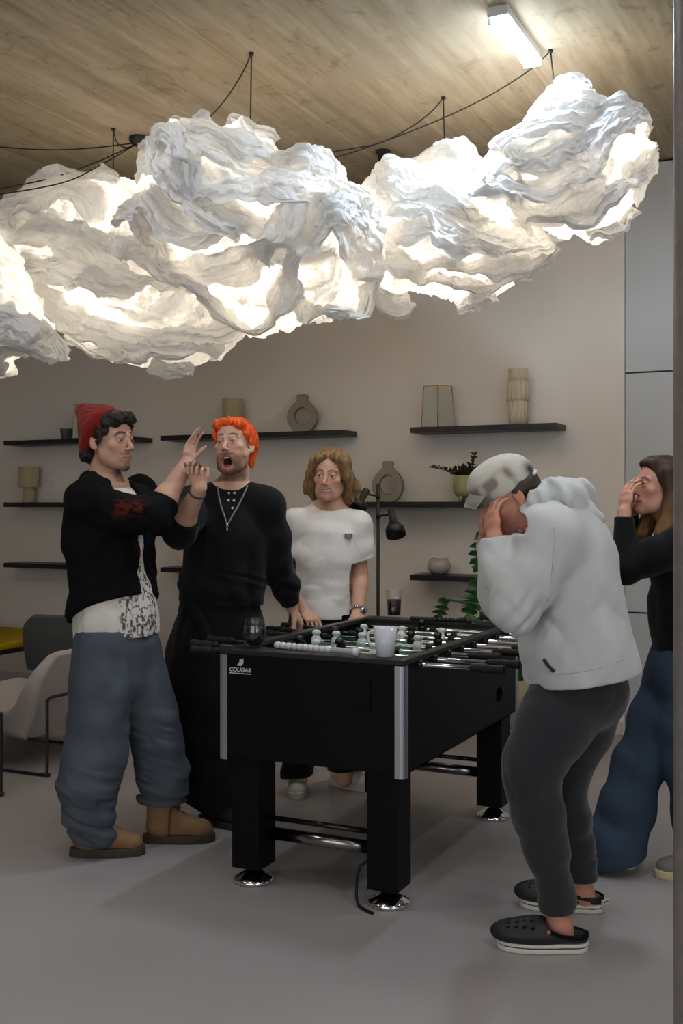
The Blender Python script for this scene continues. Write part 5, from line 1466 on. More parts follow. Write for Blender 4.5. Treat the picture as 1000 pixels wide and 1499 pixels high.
    jn += [plane(J(170,918),(0,0,1)), plane(J(140,1219),(-.22,0,-1))]
    lz = J(240,1184)[2]; xx = J(190,1100)[0]
    jn += [Pr(lambda X: np.where(X[:,0] > xx, -((X[:,2]-lz)*-1), .5), J(243,1190,.1), 1e6, .004, 's')]
    jn[-1].fn = lambda X: np.where(X[:,0] > xx, (X[:,2]-lz), .5)
    def jd(X):
        z = X[:,2]; a = ridge(X,(5,5,3),.010,2)+ridge(X,(8,8,1.6),.008,9)*bandz(X,.55,1.0,.1)
        lowA = np.clip((.42-z)/.2,0,1); sk = X.copy(); sk[:,2] += .35*sk[:,0]
        return a+lowA*ridge(sk,(5,5,17),.016,5)+near(X,J(232,1075,.02),.13)*ridge(sk,(7,7,14),.014,3)
    P.mesh('baggy_jeans', jn, .0048, m_jean, disp=jd, it=2)
    # boots
    m_boot = mat('tan_nubuck', srgb(126,93,60), rough=.8, bump=.1, bscale=200, var=.12, vscale=14)
    m_sole = mat('dark_sole', srgb(58,48,38), rough=.7)
    def boot(px, py, ang, nm):
        Dk = CAMH*F/(py-CY); o = at(px,py,Dk); o[2] = 0; a = math.radians(ang); ex = np.array([math.cos(a),math.sin(a),0]); ey = np.array([-math.sin(a),math.cos(a),0]); ez = np.array([0,0,1.])
        q = lambda x,y,z: o+ex*x+ey*y+ez*z
        R = np.stack([ex,ey,ez],1)
        up = [seg2(q(-.005,0,.075),q(.0,0,.20),(.055,.046),(.060,.052),ex,.03), ell(q(.02,0,.06),(.075,.043,.045),R,.03), ell(q(.115,0,.058),(.085,.046,.040),R,.035), ell(q(.165,0,.050),(.052,.047,.038),R,.02), seg2(q(.03,0,.12),q(.11,0,.075),(.04,.038),(.04,.030),ey,.03), plane(q(0,0,.030),(0,0,-1)), plane(q(0,0,.205),(0,0,1)), ell(q(0,0,.215),(.048,.040,.045),R,.006,'s')]
        bt = P.mesh('work_boot', up, .0038, m_boot, disp=lambda X: .002*vnoise(X,25,1), label='tan lace-up work boot')
        so = [extr([(x-.078,y) for x,y in shoe_sole_poly(.305,.105)], o+ez*.017, ex, ey, ez, .019, .006)]
        P.mesh('sole', so, .0036, m_sole, disp=lambda X: .0016*np.sign(np.sin((X-o)@ex*330))*((X[:,2]<.014)), parent=bt)
        def lc(bm):
            for k in range(5):
                x = .045+.016*k; z = .150-.018*k-.001*k*k
                for s in (-1,1):
                    tube(bm, smooth_path([q(x-.006,s*.030,z-.004),q(x+.012,s*.012,z+.012),q(x+.018,-s*.010,z+.010)],4), .0034, 6)
            tube(bm, smooth_path([q(.045,-.03,.160),q(.060,-.045,.175),q(.075,-.04,.16),q(.050,-.03,.15)],5), .003, 6); tube(bm, smooth_path([q(.045,-.034,.155),q(.040,-.056,.12),q(.035,-.060,.04)],5), .0028, 6)
        P.bmesh('laces', lc, m_sole, parent=bt)
    boot(130,1252,6,'a'); boot(236,1232,4,'b')
    # bracelet? none on this arm; zip pull tag on the shoulder
    return P
make_beanie()
# ---------------------------------------------------------------- man with orange hair
def make_orange():
    P = Person(4.95, (325,1200), 'laughing person with bright orange hair and short beard, all in black, silver necklace', srgb(206,160,136))
    J = P.J; fwd, side = torso_frame(-4)
    f = Fr(J(342.5,652,0), yaw=-17, pitch=-6, roll=-3, sc=1.03)
    nk = J(338,712,.03)
    sL, sR = J(284,738,0), J(391,742,.0)       # image left / right shoulder
    eL, wL = J(262,778,-.24), J(292,714,-.43)
    eR, wR = J(406,825,.05), J(428,890,.14)
    body = head_prims(f, mouth=1, eye_open=.0022, smile=.8, jaw=1.12)
    body += [f.cone((0,.020,-.070),(0,.030,-.115),.049,.049,k=.02), cone(f.p(0,.03,-.115), nk, .050,.056,.03)]
    body += chain2([(J(338,728,.03),(.14,.07)),(J(336,770,.02),(.15,.09)),(J(330,860),(.12,.085)),(J(322,905),(.14,.09))], side, .04)
    body += [cone(nk, sL, .05,.045,.04), cone(nk, sR, .05,.045,.04)]
    body += chain([(sL,.046),(eL,.042),(eL+(wL-eL)*.3,.047),(wL,.030)],.02)+chain([(sR,.046),(eR,.038),(wR,.028)],.02)
    body += chain([(J(300,930),.08),(J(292,1070),.05),(J(305,1180,-.02),.04)],.03)+chain([(J(350,930),.08),(J(350,1070,.05),.05),(J(352,1150,.12),.04)],.03)
    # clenched hand gripping towards the other man, seen from the fingers
    body += hand(wL, (.06,.10,1), (-.35,-.9,0), (-.85,.35,.25), curl=(70,75,45), thumb=(.25,.85,.6), sc=.98, spread=1)
    # hand on the rod handle
    hd = J(443,916,.17)-wR
    body += hand(wR, hd, (-.3,.2,-.9), (-.6,-.5,-.1), curl=(38,50,30), thumb=(.6,.7,.4), sc=1.0, spread=2)
    lip = srgb(170,84,80)
    P.mesh('body', body, .0028, m_skin, lambda V: head_cols(f, V, P.skin, lip, srgb(84,58,40), beard=srgb(92,62,42), stub=.92, mouth=1, smile=.8, browz=.006, blush=.35))
    eyes(f, P.root, P.base, look=(.0,-.25))
    def teeth(bm):
        for s_ in range(-3,4):
            c = f.p(s_*.0052, -.0845+abs(s_)*.0010, -.0665+abs(s_)*.0008); box(bm, (c[0]-.0025,c[1]-.002,c[2]-.0042), (c[0]+.0025,c[1]+.003,c[2]+.003), .0008)
    P.bmesh('teeth', teeth, mat('teeth', srgb(222,214,200), rough=.25))
    V_,Q_ = None, None
    P.mesh('tongue', [f.ell((0,-.070,-.100),(.015,.018,.006),e=(12,0,0))], .002, mat('tongue', srgb(150,70,66), rough=.35))
    hair = [f.ell((0,.026,.052),(.083,.092,.074),k=.02), f.ell((0,-.040,.090),(.060,.042,.026),k=.02), f.ell((-.045,-.044,.082),(.030,.036,.026),k=.015), f.ell((.045,-.040,.080),(.030,.036,.028),k=.015),
            f.ell((.078,.030,.030),(.012,.044,.046),k=.02), f.ell((-.078,.026,.034),(.014,.044,.050),k=.02), f.ell((-.072,-.022,.045),(.010,.022,.032),k=.012), f.ell((.073,-.024,.046),(.010,.020,.028),k=.012), f.cone((.055,.070,-.02),(.050,.072,-.078),.026,.012,k=.02), f.cone((-.052,.070,-.02),(-.048,.07,-.07),.026,.014,k=.02), f.ell((0,.085,-.03),(.06,.03,.05),k=.02),
            f.ell((0,-.085,.040),(.052,.040,.038),k=.012,op='s')]
    def hd_(X):
        q = f.loc(X); w = q+.012*np.stack([vnoise(q,20,k) for k in range(3)],1); a = np.arctan2(w[:,0], w[:,1]+.0)
        return -.0045*np.abs(vnoise(np.stack([a*3.0,w[:,1]*12,w[:,2]*9],1),2.6,4))*2-.004*vnoise(w,65,2)+.003
    P.mesh('hair', hair, .003, m_hairm, lambda V: np.array(srgb(226,84,22)[:3])*(1+.35*vnoise(f.loc(V)*np.array([1,1,.45]),110))[:,None], disp=hd_)
    # black sweater
    m_kn = cloth('black_fine_knit', (.006,.006,.0063), bump=.25, bscale=380, sheen=.08)
    sw = chain2([(J(337,742,.03),(.140,.085)),(J(336,760,.02),(.180,.115)),(J(334,790,.0),(.185,.135)),(J(328,840,.0),(.170,.130)),(J(324,866,.0),(.178,.135)),(J(324,905,.0),(.178,.135))], side, .05)
    sw += [cone(nk+np.array([-.03,0,-.028]), sL, .062,.076,.06), cone(nk+np.array([.03,0,-.028]), sR, .062,.076,.06)]
    sw += chain([(sL,.080),(eL,.078)],.03)+chain([(eL+np.array([.0,0,.0]),.072),(eL+(wL-eL)*.30,.064)],.02)
    hm = J(322,884,0); sw += [plane(hm,(-.03,0,-1))]
    sw[-1].fn = (lambda g: (lambda X: np.where((X[:,0] < sR[0]+.005), g(X), .5)))(sw[-1].fn)
    sw += chain([(sR,.078),(J(401,785,.02),.072),(eR,.064)],.04)+chain([(eR,.064),(J(417,862,.09),.056),(wR+(eR-wR)*.08,.044)],.03)
    sw += [plane(wR+(eR-wR)*.10, wR-eR, .003)]
    sw[-1].fn = (lambda g: (lambda X: np.where((X[:,0] > J(412,0)[0]) & (X[:,2] < J(0,868)[2]), g(X), .5)))(sw[-1].fn)
    sw += [plane(eL+(wL-eL)*.33, wL-eL, .003)]
    sw[-1].fn = (lambda g: (lambda X: np.where((X[:,1] < P.D-.20) & (X[:,2] > J(0,790)[2]), g(X), .5)))(sw[-1].fn)
    sw += [ell(nk+np.array([0,-.055,.025]),(.078,.085,.042),None,.008,'s')]
    def sd(X):
        z = X[:,2]; sk = X.copy(); sk[:,2] += .3*X[:,0]
        return ridge(sk,(6,6,5),.009,11)+bandz(X,.98,1.16,.06)*ridge(sk,(5,5,16),.013,7)+.003*np.sin(0)
    P.mesh('black_sweater', sw, .0048, m_kn, disp=sd, it=2)
    # lanyard necklace, pendant and buttons
    m_sil = mat('silver_metal', srgb(176,172,160), rough=.3, metal=.9)
    def front(px,py,off=.0): return J(px,py,-.118-off)
    def nl(bm):
        for pp in (((318,716),(321,730),(325,745),(329,757),(332,767)),((362,714),(356,726),(349,740),(341,754),(334,767))):
            pts = [P.fy(x,y,.006) for x,y in pp]; pts[0] = pts[0]+np.array([0,.02,.01]); tube(bm, smooth_path(pts,6), .0042, 8)
    P.bmesh('necklace', nl, mat('necklace_cord', srgb(112,110,98), rough=.5, metal=.3))
    def pd(bm):
        c = P.fy(332.5,769,.009); lathe(bm, [(0,.012),(.006,.010),(.0075,.004),(.0075,-.006),(.004,-.010),(.0055,-.014),(.0055,-.022),(.002,-.027),(0,-.027)], c, 16)
    P.bmesh('pendant', pd, m_sil)
    for k,(x,y,o) in enumerate(((335,718,.100),(343,718,.100),(334.5,729,.118),(342,729,.118),(340,740,.128))):
        def one(bm, x=x, y=y, o=o): lathe(bm, [(0,.003),(.0055,.003),(.0066,.0),(.0055,-.003),(0,-.003)], P.fy(x,y+4,.001), 14, axis=(0,-1,.2))
        P.bmesh('button', one, m_sil)
    def brc(bm):
        c = wL+(eL-wL)*.10; d = (wL-eL); d /= np.linalg.norm(d); 
        u = np.cross(d,[0,1,0]); u /= np.linalg.norm(u); v = np.cross(d,u)
        tube(bm, [c+(u*math.cos(t)+v*math.sin(t))*.034 for t in np.linspace(0,2*PI,25)], .0045, 8, cap=False)
    P.bmesh('bracelet', brc, mat('braided_band', srgb(52,46,62), rough=.6))
    # wide black trousers with a loose waist sash
    m_tr = cloth('black_twill', (.0055,.0054,.0054), bump=.2, bscale=300, sheen=.08)
    tr = chain2([(J(324,868,0),(.168,.125)),(J(322,905,.0),(.18,.14)),(J(318,960,.0),(.205,.15)),(J(314,1010,.01),(.215,.155))], side, .03)
    tr += chain([(J(300,940,-.02),.135),(J(292,1010,-.03),.145),(J(291,1080,-.03),.135),(J(298,1130,-.03),.115),(J(310,1172,-.03),.10),(J(312,1190,-.03),.098)],.08)
    tr += chain([(J(348,940,.03),.135),(J(350,1010,.06),.14),(J(352,1080,.08),.13),(J(354,1130,.12),.12),(J(356,1160,.15),.11)],.08)
    tr += [plane(J(320,868),(0,0,1)), plane(J(318,1182),(-.35,0,-1))]
    P.mesh('wide_black_trousers', tr, .0052, m_tr, disp=lambda X: ridge(X,(10,8,1.6),.010,3)+ridge(X,(5,5,5),.007,8), it=2)
    def sash(bm):
        for (x,y,w) in ((285,884,10),):
            pts = [J(276,884,-.135),J(292,905,-.165),J(303,935,-.178),J(310,965,-.172)]
            for a,b_ in zip(smooth_path(pts,5),smooth_path(pts,5)[1:]): pass
            sp = smooth_path(pts,6); prev = None
            for i,p in enumerate(sp):
                w_ = .030-.012*i/len(sp); cur = [bm.verts.new(p+Vector((dx,dy,0))) for dx,dy in ((-w_,.006),(0,-.006),(w_,.004),(w_,.010),(0,.002),(-w_,.012))]
                if prev:
                    for k in range(6): bm.faces.new((prev[k],prev[(k+1)%6],cur[(k+1)%6],cur[k]))
                prev = cur
    P.bmesh('sash', sash, m_tr)
    m_sh = mat('black_leather', (.016,.015,.015), rough=.35)
    def shoe(px, py, ang, D_):
        o = at(px,py,D_); o[2] = 0; a = math.radians(ang); ex = np.array([math.cos(a),math.sin(a),0]); ey = np.array([-ex[1],ex[0],0]); ez = np.array([0,0,1.]); R = np.stack([ex,ey,ez],1); q = lambda x,y,z: o+ex*x+ey*y+ez*z
        up = [ell(q(.02,0,.06),(.07,.042,.048),R,.03), ell(q(.12,0,.048),(.085,.045,.036),R,.035), seg2(q(0,0,.07),q(0,0,.14),(.05,.04),(.05,.042),ex,.03), plane(q(0,0,.022),(0,0,-1))]
        s_ = P.mesh('shoe', up, .0045, m_sh)
        P.mesh('sole', [extr([(x-.065,y) for x,y in shoe_sole_poly(.29,.10)], o+ez*.013, ex, ey, ez, .015, .005)], .0045, m_sole_k, parent=s_)
    shoe(308,1199,-38,4.92); shoe(352,1168,-50,5.10)
m_sole_k = mat('shoe_sole_dark', srgb(46,42,40), rough=.7)
make_orange()
# ---------------------------------------------------------------- man in the white tee
def make_tee():
    P = Person(5.42, (475,1160), 'smiling person with chin-length light brown hair, white tee, black trousers and silver watch', srgb(212,164,138))
    J = P.J; fwd, side = torso_frame(-2)
    f = Fr(J(484,697,-.01), yaw=-14, pitch=3, roll=4, sc=1.04)
    nk = J(483,742,.02); sL, sR = J(434,766,0), J(525,767,0)
    eL, wL = J(424,832,.0), J(446,893,-.12); eR, wR = J(526,842,.02), J(524.5,896,-.10)
    body = head_prims(f, eye_open=.0028, smile=1.0, jaw=1.02)
    body += [f.cone((0,.022,-.070),(0,.030,-.110),.047,.048,k=.02), cone(f.p(0,.03,-.110), nk, .049,.054,.03)]
    body += chain2([(J(482,765,.02),(.14,.07)),(J(478,800,.01),(.14,.085)),(J(472,860),(.12,.085)),(J(470,905),(.14,.09))], side, .04)
    body += [cone(nk, sL, .045,.043,.04), cone(nk, sR, .045,.043,.04)]
    body += chain([(sL,.044),(eL,.041),(eL+(wL-eL)*.3,.043),(wL,.028)],.02)+chain([(sR,.044),(eR,.041),(eR+(wR-eR)*.3,.043),(wR,.029)],.02)
    body += chain([(J(446,925),.08),(J(442,1040),.05),(J(438,1150,-.04),.04)],.03)+chain([(J(498,925),.08),(J(503,1040,.0),.05),(J(503,1140,.03),.04)],.03)
    body += hand(wL, J(462,913,-.20)-wL, (.0,.2,-1), (.8,-.3,.2), curl=(32,45,30), thumb=(.5,.8,.3), sc=1.0, spread=3)
    body += hand(wR, J(531,926,-.22)-wR, (-.3,.3,-.9), (-.8,-.4,.1), curl=(15,20,15), thumb=(.5,.8,.3), sc=1.0, spread=4)
    P.mesh('body', body, .0028, m_skin, lambda V: head_cols(f, V, P.skin, srgb(176,96,84), srgb(110,80,52), beard=srgb(170,120,92), stub=.12, smile=1.0, blush=.5))
    eyes(f, P.root, P.base, iris=(.06,.09,.12), look=(-.15,0))
    def teeth(bm):
        tube(bm, smooth_path([f.p(-.022,-.0775,-.0592),f.p(-.012,-.0860,-.0660),f.p(0,-.0885,-.0668),f.p(.012,-.0860,-.0660),f.p(.022,-.0775,-.0592)],5), .0052, 8)
    P.bmesh('teeth', teeth, mat('teeth_white', srgb(188,182,172), rough=.35))
    hair = [f.ell((0,.028,.055),(.090,.098,.080),k=.02), f.ell((-.038,-.046,.084),(.036,.042,.028),e=(0,-25,0),k=.015), f.ell((.040,-.044,.088),(.038,.042,.028),e=(0,25,0),k=.015)]
    hair += [f.cone((-.070,-.050,.066),(-.086,-.030,.005),.022,.020,k=.02), f.cone((-.086,-.030,.005),(-.096,-.010,-.055),.021,.026,k=.02), f.cone((-.096,-.010,-.055),(-.078,.000,-.105),.026,.016,k=.02), f.cone((-.094,.0,-.03),(-.125,-.005,-.062),.020,.008,k=.02)]
    hair += [f.cone((.068,-.050,.068),(.088,-.030,.010),.024,.022,k=.02), f.cone((.088,-.026,.010),(.112,.010,-.045),.024,.027,k=.02), f.cone((.108,.015,-.045),(.088,.035,-.110),.030,.016,k=.02), f.cone((.100,.010,-.030),(.150,.005,-.060),.024,.005,k=.02), f.cone((.105,.01,-.035),(.138,.010,-.092),.022,.005,k=.015), f.cone((.10,.02,-.05),(.115,.010,-.112),.022,.005,k=.015), f.cone((-.098,-.008,-.04),(-.116,-.012,-.085),.020,.005,k=.015)]
    hair += [f.cone((-.06,.06,-.02),(-.05,.06,-.115),.04,.022,k=.03), f.cone((.06,.06,-.02),(.06,.06,-.12),.045,.024,k=.03), f.cone((0,.09,-.02),(0,.085,-.11),.045,.025,k=.03)]
    hair += [f.ell((0,-.088,.030),(.052,.046,.046),k=.01,op='s'), f.cone((0,-.10,.095),(0,-.03,.150),.006,.004,k=.012,op='s'), f.ell((0,-.055,-.085),(.062,.045,.075),k=.01,op='s')]
    def hdp(X):
        q = f.loc(X); w = q+.006*np.stack([vnoise(q,9,k) for k in range(3)],1)
        return -.0045*np.abs(vnoise(w*np.array([1,1,.07]),85,4))*1.6-.0015*vnoise(w*np.array([1,1,.1]),170,2)+.001
    P.mesh('hair', hair, .003, m_hairm, lambda V: np.array(srgb(134,104,68)[:3])*(1+.55*vnoise(f.loc(V)*np.array([1,1,.15]),85))[:,None], disp=hdp)
    m_t = cloth('white_cotton', srgb(226,220,212), bump=.15, bscale=240, var=.02)
    m_gr = srgb(226,220,212)
    tee = chain2([(J(482,766,.02),(.125,.085)),(J(481,784,.01),(.165,.112)),(J(477,820,.0),(.172,.128)),(J(470,870,.0),(.160,.130)),(J(468,900,.0),(.162,.135)),(J(468,925,.0),(.162,.135))], side, .05)
    tee += [cone(nk+np.array([-.03,0,-.035]), sL, .050,.064,.05), cone(nk+np.array([.03,0,-.035]), sR, .050,.062,.05)]
    tee += chain([(sL,.066),(sL+(eL-sL)*.75,.068),(eL,.067)],.03)+chain([(sR,.064),(J(528,802,.01),.067),(J(528,835,.01),.068)],.03)
    hz_ = J(0,904)[2]; tee += [plane((0,0,hz_),(-.02,0,-1))]
    pl1 = plane(J(420,816),(-.15,0,-1),.003); g1 = pl1.fn; pl1.fn = lambda X: np.where(X[:,0] < J(433,0)[0], g1(X), .5); tee += [pl1]
    pl2 = plane(J(528,822),(.25,0,-1),.003); g2 = pl2.fn; pl2.fn = lambda X: np.where(X[:,0] > J(514,0)[0], g2(X), .5); tee += [pl2]
    tee += [ell(nk+np.array([0,-.05,.022]),(.070,.075,.040),None,.006,'s')]
    def td(X):
        sk = X.copy(); sk[:,2] += .5*X[:,0]; sk2 = X.copy(); sk2[:,2] -= .6*X[:,0]
        return ridge(sk,(4,4,5),.007,3)+ridge(sk2,(5,5,7),.004,8)+bandz(X,.90,1.1,.06)*ridge(X,(5,5,15),.006,5)
    P.mesh('white_tee', tee, .0044, m_t, disp=td, it=2)
    a = P.fy(505,781,.004); b = P.fy(516,787,.004)
    def lg(bm): box(bm, (a[0],min(a[1],b[1])-.002,b[2]), (b[0],max(a[1],b[1])+.006,a[2]), .0005)
    P.bmesh('chest_label', lg, mat('label_black', (.015,.015,.015), rough=.6), smooth=False, label='small black rectangular chest label with two lines of white writing')
    def lt(bm):
        y = min(a[1],b[1])-.0032; w = b[0]-a[0]
        rng = random.Random(2)
        for row,zz in ((0,a[2]-.0042-.003),(1,b[2]+.0035)):
            x = a[0]+.003
            while x < b[0]-.006:
                l = rng.uniform(.0025,.0042)
                # blocky capital shapes: upright + bars
                box(bm, (x,y,zz-.0022),(x+.0009,y+.001,zz+.0026)); box(bm, (x,y,zz+.0018),(x+l-.001,y+.001,zz+.0026))
                if rng.random()>.4: box(bm, (x+l-.0018,y,zz-.0022),(x+l-.001,y+.001,zz+.0026))
                if rng.random()>.4: box(bm, (x,y,zz-.0022),(x+l-.001,y+.001,zz-.0014))
                x += l+.0008
    P.bmesh('chest_lettering', lt, m_t, smooth=False)
    tr = chain2([(J(469,895,0),(.155,.125)),(J(469,930,.0),(.165,.13)),(J(470,965),(.17,.13))], side, .03)
    tr += chain([(J(445,940,0),.10),(J(441,1030,-.01),.088),(J(438,1100,-.03),.078),(J(437,1142,-.04),.074)],.05)+chain([(J(496,940,0),.10),(J(501,1030,.02),.088),(J(503,1100,.03),.078),(J(504,1138,.05),.074),(J(504,1150,.07),.072)],.05)
    tr += [plane(J(469,893),(0,0,1)), plane(J(470,1131),(.05,0,-1))]
    P.mesh('black_trousers', tr, .005, cloth('black_cotton', (.007,.007,.008)), disp=lambda X: ridge(X,(7,7,3),.008,3)+np.clip((.3-X[:,2])/.15,0,1)*ridge(X,(6,6,16),.012,6), it=2)
    m_up = mat('off_white_leather', srgb(204,196,180), rough=.55, var=.12, vscale=18); m_so = mat('off_white_sole', srgb(190,180,162), rough=.7, var=.1, vscale=10)
    sneaker(P, 438, 1154, -92, 5.50, m_up, m_so, label='off-white worn sneaker'); sneaker(P, 496, 1146, -38, 5.56, m_up, m_so, label='off-white worn sneaker')
    def wt(bm):
        c = wR+(eR-wR)*.06; d = (wR-eR)/np.linalg.norm(wR-eR); u = np.cross(d,[0,1,0]); u /= np.linalg.norm(u); v = np.cross(d,u)
        for k in range(22):
            t0 = 2*PI*k/22; p = c+(u*math.cos(t0)*1.08+v*math.sin(t0))*.0335; 
            box(bm, p-np.array([.0045,.0045,.0065]), p+np.array([.0045,.0045,.0065]), .0012, rot=Matrix.Rotation(-t0,3,'Z'))
        lathe(bm, [(0,-.004),(.017,-.004),(.018,.002),(.016,.006),(0,.0065)], c+np.array([.024,-.030,.0]), 24, axis=(.6,-.8,.1))
    P.bmesh('wristwatch', wt, mat('steel_bracelet', srgb(190,188,182), rough=.25, metal=1))
make_tee()
# ---------------------------------------------------------------- man in the white hoodie, bent over, hands on his face
def make_hoodie():
    P = Person(3.62, (810,1378), 'person in white hoodie, cream cap and black clogs, bent forward with hands over face', srgb(198,138,114))
    J = P.J; fwd, side = torso_frame(-88)
    f = Fr(J(746,728,0), yaw=-88, pitch=36, roll=0, sc=1.02)
    nk = J(782,758,.0)
    sN, eN, wN = J(806,790,-.17), J(752,893,-.24), J(724,790,-.13)
    sF, eF, wF = J(798,780,.17), J(738,880,.16), J(712,792,.07)
    body = head_prims(f, eye_open=.003)
    body += [f.cone((0,.022,-.065),(0,.045,-.095),.050,.052,k=.03), cone(f.p(0,.045,-.095), nk, .053,.060,.03)]
    body += chain2([(J(805,790),(.07,.12)),(J(825,850),(.08,.12)),(J(840,930),(.09,.13))], (-1,0,0), .04)
    body += [cone(nk, sN, .05,.05,.04), cone(nk, sF, .05,.05,.04)]
    body += chain([(sN,.05),(eN,.042),(wN,.029)],.02)+chain([(sF,.05),(eF,.042),(wF,.029)],.02)
    body += chain([(J(838,1000,-.09),.085),(J(779,1125,-.10),.055),(J(812,1295,-.09),.040),(J(818,1352,-.09),.036),(J(826,1372,-.09),.036)],.03)
    body += chain([(J(862,1000,.09),.085),(J(822,1128,.12),.055),(J(846,1262,.20),.040),(J(852,1306,.22),.036),(J(858,1322,.22),.036)],.03)
    body += hand(wN, J(716,728,-.075)-wN, (.9,.35,-.1), (-.3,.8,.2), curl=(22,25,15), thumb=(.5,.85,.35), sc=1.02, spread=2)
    body += hand(wF, J(704,736,.03)-wF, (.9,-.25,-.1), (-.3,-.8,.2), curl=(20,22,15), thumb=(.5,.85,.35), sc=1.02, spread=2)
    P.mesh('body', body, .0030, m_skin, lambda V: head_cols(f, V, P.skin, srgb(150,80,70), (.04,.025,.015), beard=(.08,.04,.03), stub=.15, blush=.4))
    hair = [f.ell((0,.040,.012),(.078,.074,.052),k=.02), f.ell((0,.085,-.030),(.055,.026,.035),k=.02), f.ell((-.074,.028,.016),(.008,.026,.026),k=.01), f.ell((.074,.028,.016),(.008,.026,.026),k=.01)]
    P.mesh('hair', hair, .0035, m_hairm, [.05,.035,.024], disp=lambda X: -.002*vnoise(X,140,2))
    # cap
    capc = [f.ell((0,.016,.050),(.086,.104,.086),k=.02), f.ell((0,-.052,.066),(.074,.046,.060),k=.03), f.ell((0,-.02,.095),(.066,.06,.040),k=.03), plane(f.p(0,.0,.018), f.R@np.array([0,.10,-1]), .006)]
    def ccol(V):
        q = f.loc(V); base = np.array(srgb(196,190,176)[:3]); br = np.array(srgb(112,98,84)[:3]); bl = np.array(srgb(112,122,134)[:3])
        a = vnoise(q,26,4); C = np.tile(base,(len(V),1)); panel = np.clip((.050-q[:,1])/.02,0,1)*np.clip((.105-q[:,2])/.02,0,1)
        m = (panel*np.clip(.55+1.6*a,0,1)*.85)[:,None]; C = C*(1-m)+br*m; m = (panel*np.clip(vnoise(q,20,11)*3-.6,0,1)*.7)[:,None]; C = C*(1-m)+bl*m
        m = (np.exp(-(((q[:,1]-.098)/.020)**2+((q[:,2]-.040)/.024)**2)*1.0))[:,None]; return C*(1-m)+np.array([.02,.018,.016])*m
    cap = P.mesh('baseball_cap', capc, .0036, mat('cap_fabric', (1,1,1), rough=.85, attr='Col', bump=.2, bscale=300), ccol, disp=lambda X: .0012*vnoise(X,30,2))
    def brim(bm):
        rows = []; A = J(707,700,0); B = J(679,742,0); dv = (B-A)/np.linalg.norm(B-A); pr_ = np.array([-dv[2],0,dv[0]]); pr_ = pr_ if pr_[0] > 0 else -pr_   # towards the face
        for i in range(13):
            v = i/12; row = []
            for j in range(25):
                u = j/12-1; w = .082*math.sqrt(max(0,1-(max(0,v-.25)/.80)**2.4)) if v > .25 else .082
                p = A+(B-A)*v*(1-.10*u*u)+np.array([0,1,0])*u*w+pr_*(.052*u*u*(1-.35*v)-.010*math.sin(PI*v))
                row.append(bm.verts.new(p))
            rows.append(row)
        for r0,r1 in zip(rows,rows[1:]):
            for j in range(24): bm.faces.new((r0[j],r0[j+1],r1[j+1],r1[j]))
        bmesh.ops.solidify(bm, geom=list(bm.faces), thickness=.005)
    P.bmesh('cap_brim', brim, mat('cap_brim_fabric', srgb(206,202,190), rough=.8), parent=cap)
    P.bmesh('cap_strap', lambda bm: tube(bm, smooth_path([f.p(-.05,.098,.020),f.p(0,.118,.020),f.p(.05,.098,.020)],6), .006, 8), mat('cap_strap_fabric', srgb(210,206,196), rough=.7), parent=cap)
    # hoodie
    m_h = cloth('white_fleece', srgb(190,190,186), rough=.95, bump=.2, bscale=420, var=.015, sheen=.3)
    hd = chain2([(J(812,790,0),(.115,.17)),(J(822,818,0),(.138,.20)),(J(832,855),(.155,.21)),(J(839,900),(.165,.21)),(J(845,950),(.172,.225)),(J(850,985),(.168,.230)),(J(852,1040),(.165,.230))], (-1,0,0), .05)
    hd += [cone(J(800,772,0), J(838,762,0), .078,.070,.06), cone(nk, sN, .075,.095,.06), cone(nk, sF, .075,.09,.06), cone(J(838,772,-.05), J(862,812,-.05), .075,.075,.08), cone(J(838,772,.08), J(862,812,.08), .075,.075,.08)]
    hd += chain([(sN,.102),(J(775,850,-.21),.083),(eN,.068)],.04)+chain([(eN,.068),(J(732,835,-.18),.056),(J(722,796,-.14),.048)],.03)
    hd += chain([(sF,.100),(eF,.074)],.04)+chain([(eF,.072),(J(716,800,.09),.050)],.03)
    cut = plane(J(720,786,-.13), (-.15,0,1), .003); gc = cut.fn; cut.fn = lambda X: np.where(X[:,0] < J(752,0)[0], gc(X), .5); hd += [cut]
    hd += [plane(J(852,988),(.17,0,-1)), ell(f.p(0,.005,-.09),(.075,.095,.075),f.R,.012,'s')]
    # hood lying on the back
    hood = [cone(J(789,738,-.10), J(806,722,-.06), .040,.043,.03), cone(J(806,722,-.06), J(834,730,.0), .043,.056,.03), cone(J(834,730,.0), J(864,760,.0), .060,.045,.03), cone(J(806,722,.08), J(834,730,.0), .046,.056,.03), cone(J(789,742,.12), J(806,722,.08), .04,.046,.03), cone(J(834,730,-.07), J(865,764,-.06), .052,.036,.02), cone(J(788,765,-.11), J(789,738,-.10),.034,.040,.03), ell(f.p(0,.0,-.09),(.072,.092,.070),f.R,.012,'s')]
    def hdd(X):
        sk = X.copy(); sk[:,2] += 1.0*X[:,0]; sk2 = X.copy(); sk2[:,2] -= 1.2*X[:,0]
        d = ridge(sk,(4.5,4.5,5),.011,3)*.8+ridge(sk2,(5,5,4),.009,8)*.7
        d += near(X,J(838,718,-.03),.13)*ridge(sk,(13,9,13),.009,2)+near(X,eN,.13)*ridge(sk2,(9,9,14),.010,6)+near(X,J(800,930,-.2),.16)*ridge(sk2,(7,7,10),.010,9)
        # raglan seam and hem line
        return d
    P.mesh('white_hoodie', hd, .005, m_h, disp=hdd, it=2)
    V0_ = P.V
    def hod(X):
        sk = X.copy(); sk[:,2] += 1.0*X[:,0]
        return ridge(sk,(13,8,13),.010,2)+ridge(X,(6,6,6),.006,5)
    P.mesh('hood', hood, .0045, m_h, disp=hod, it=2)
    P.V = V0_
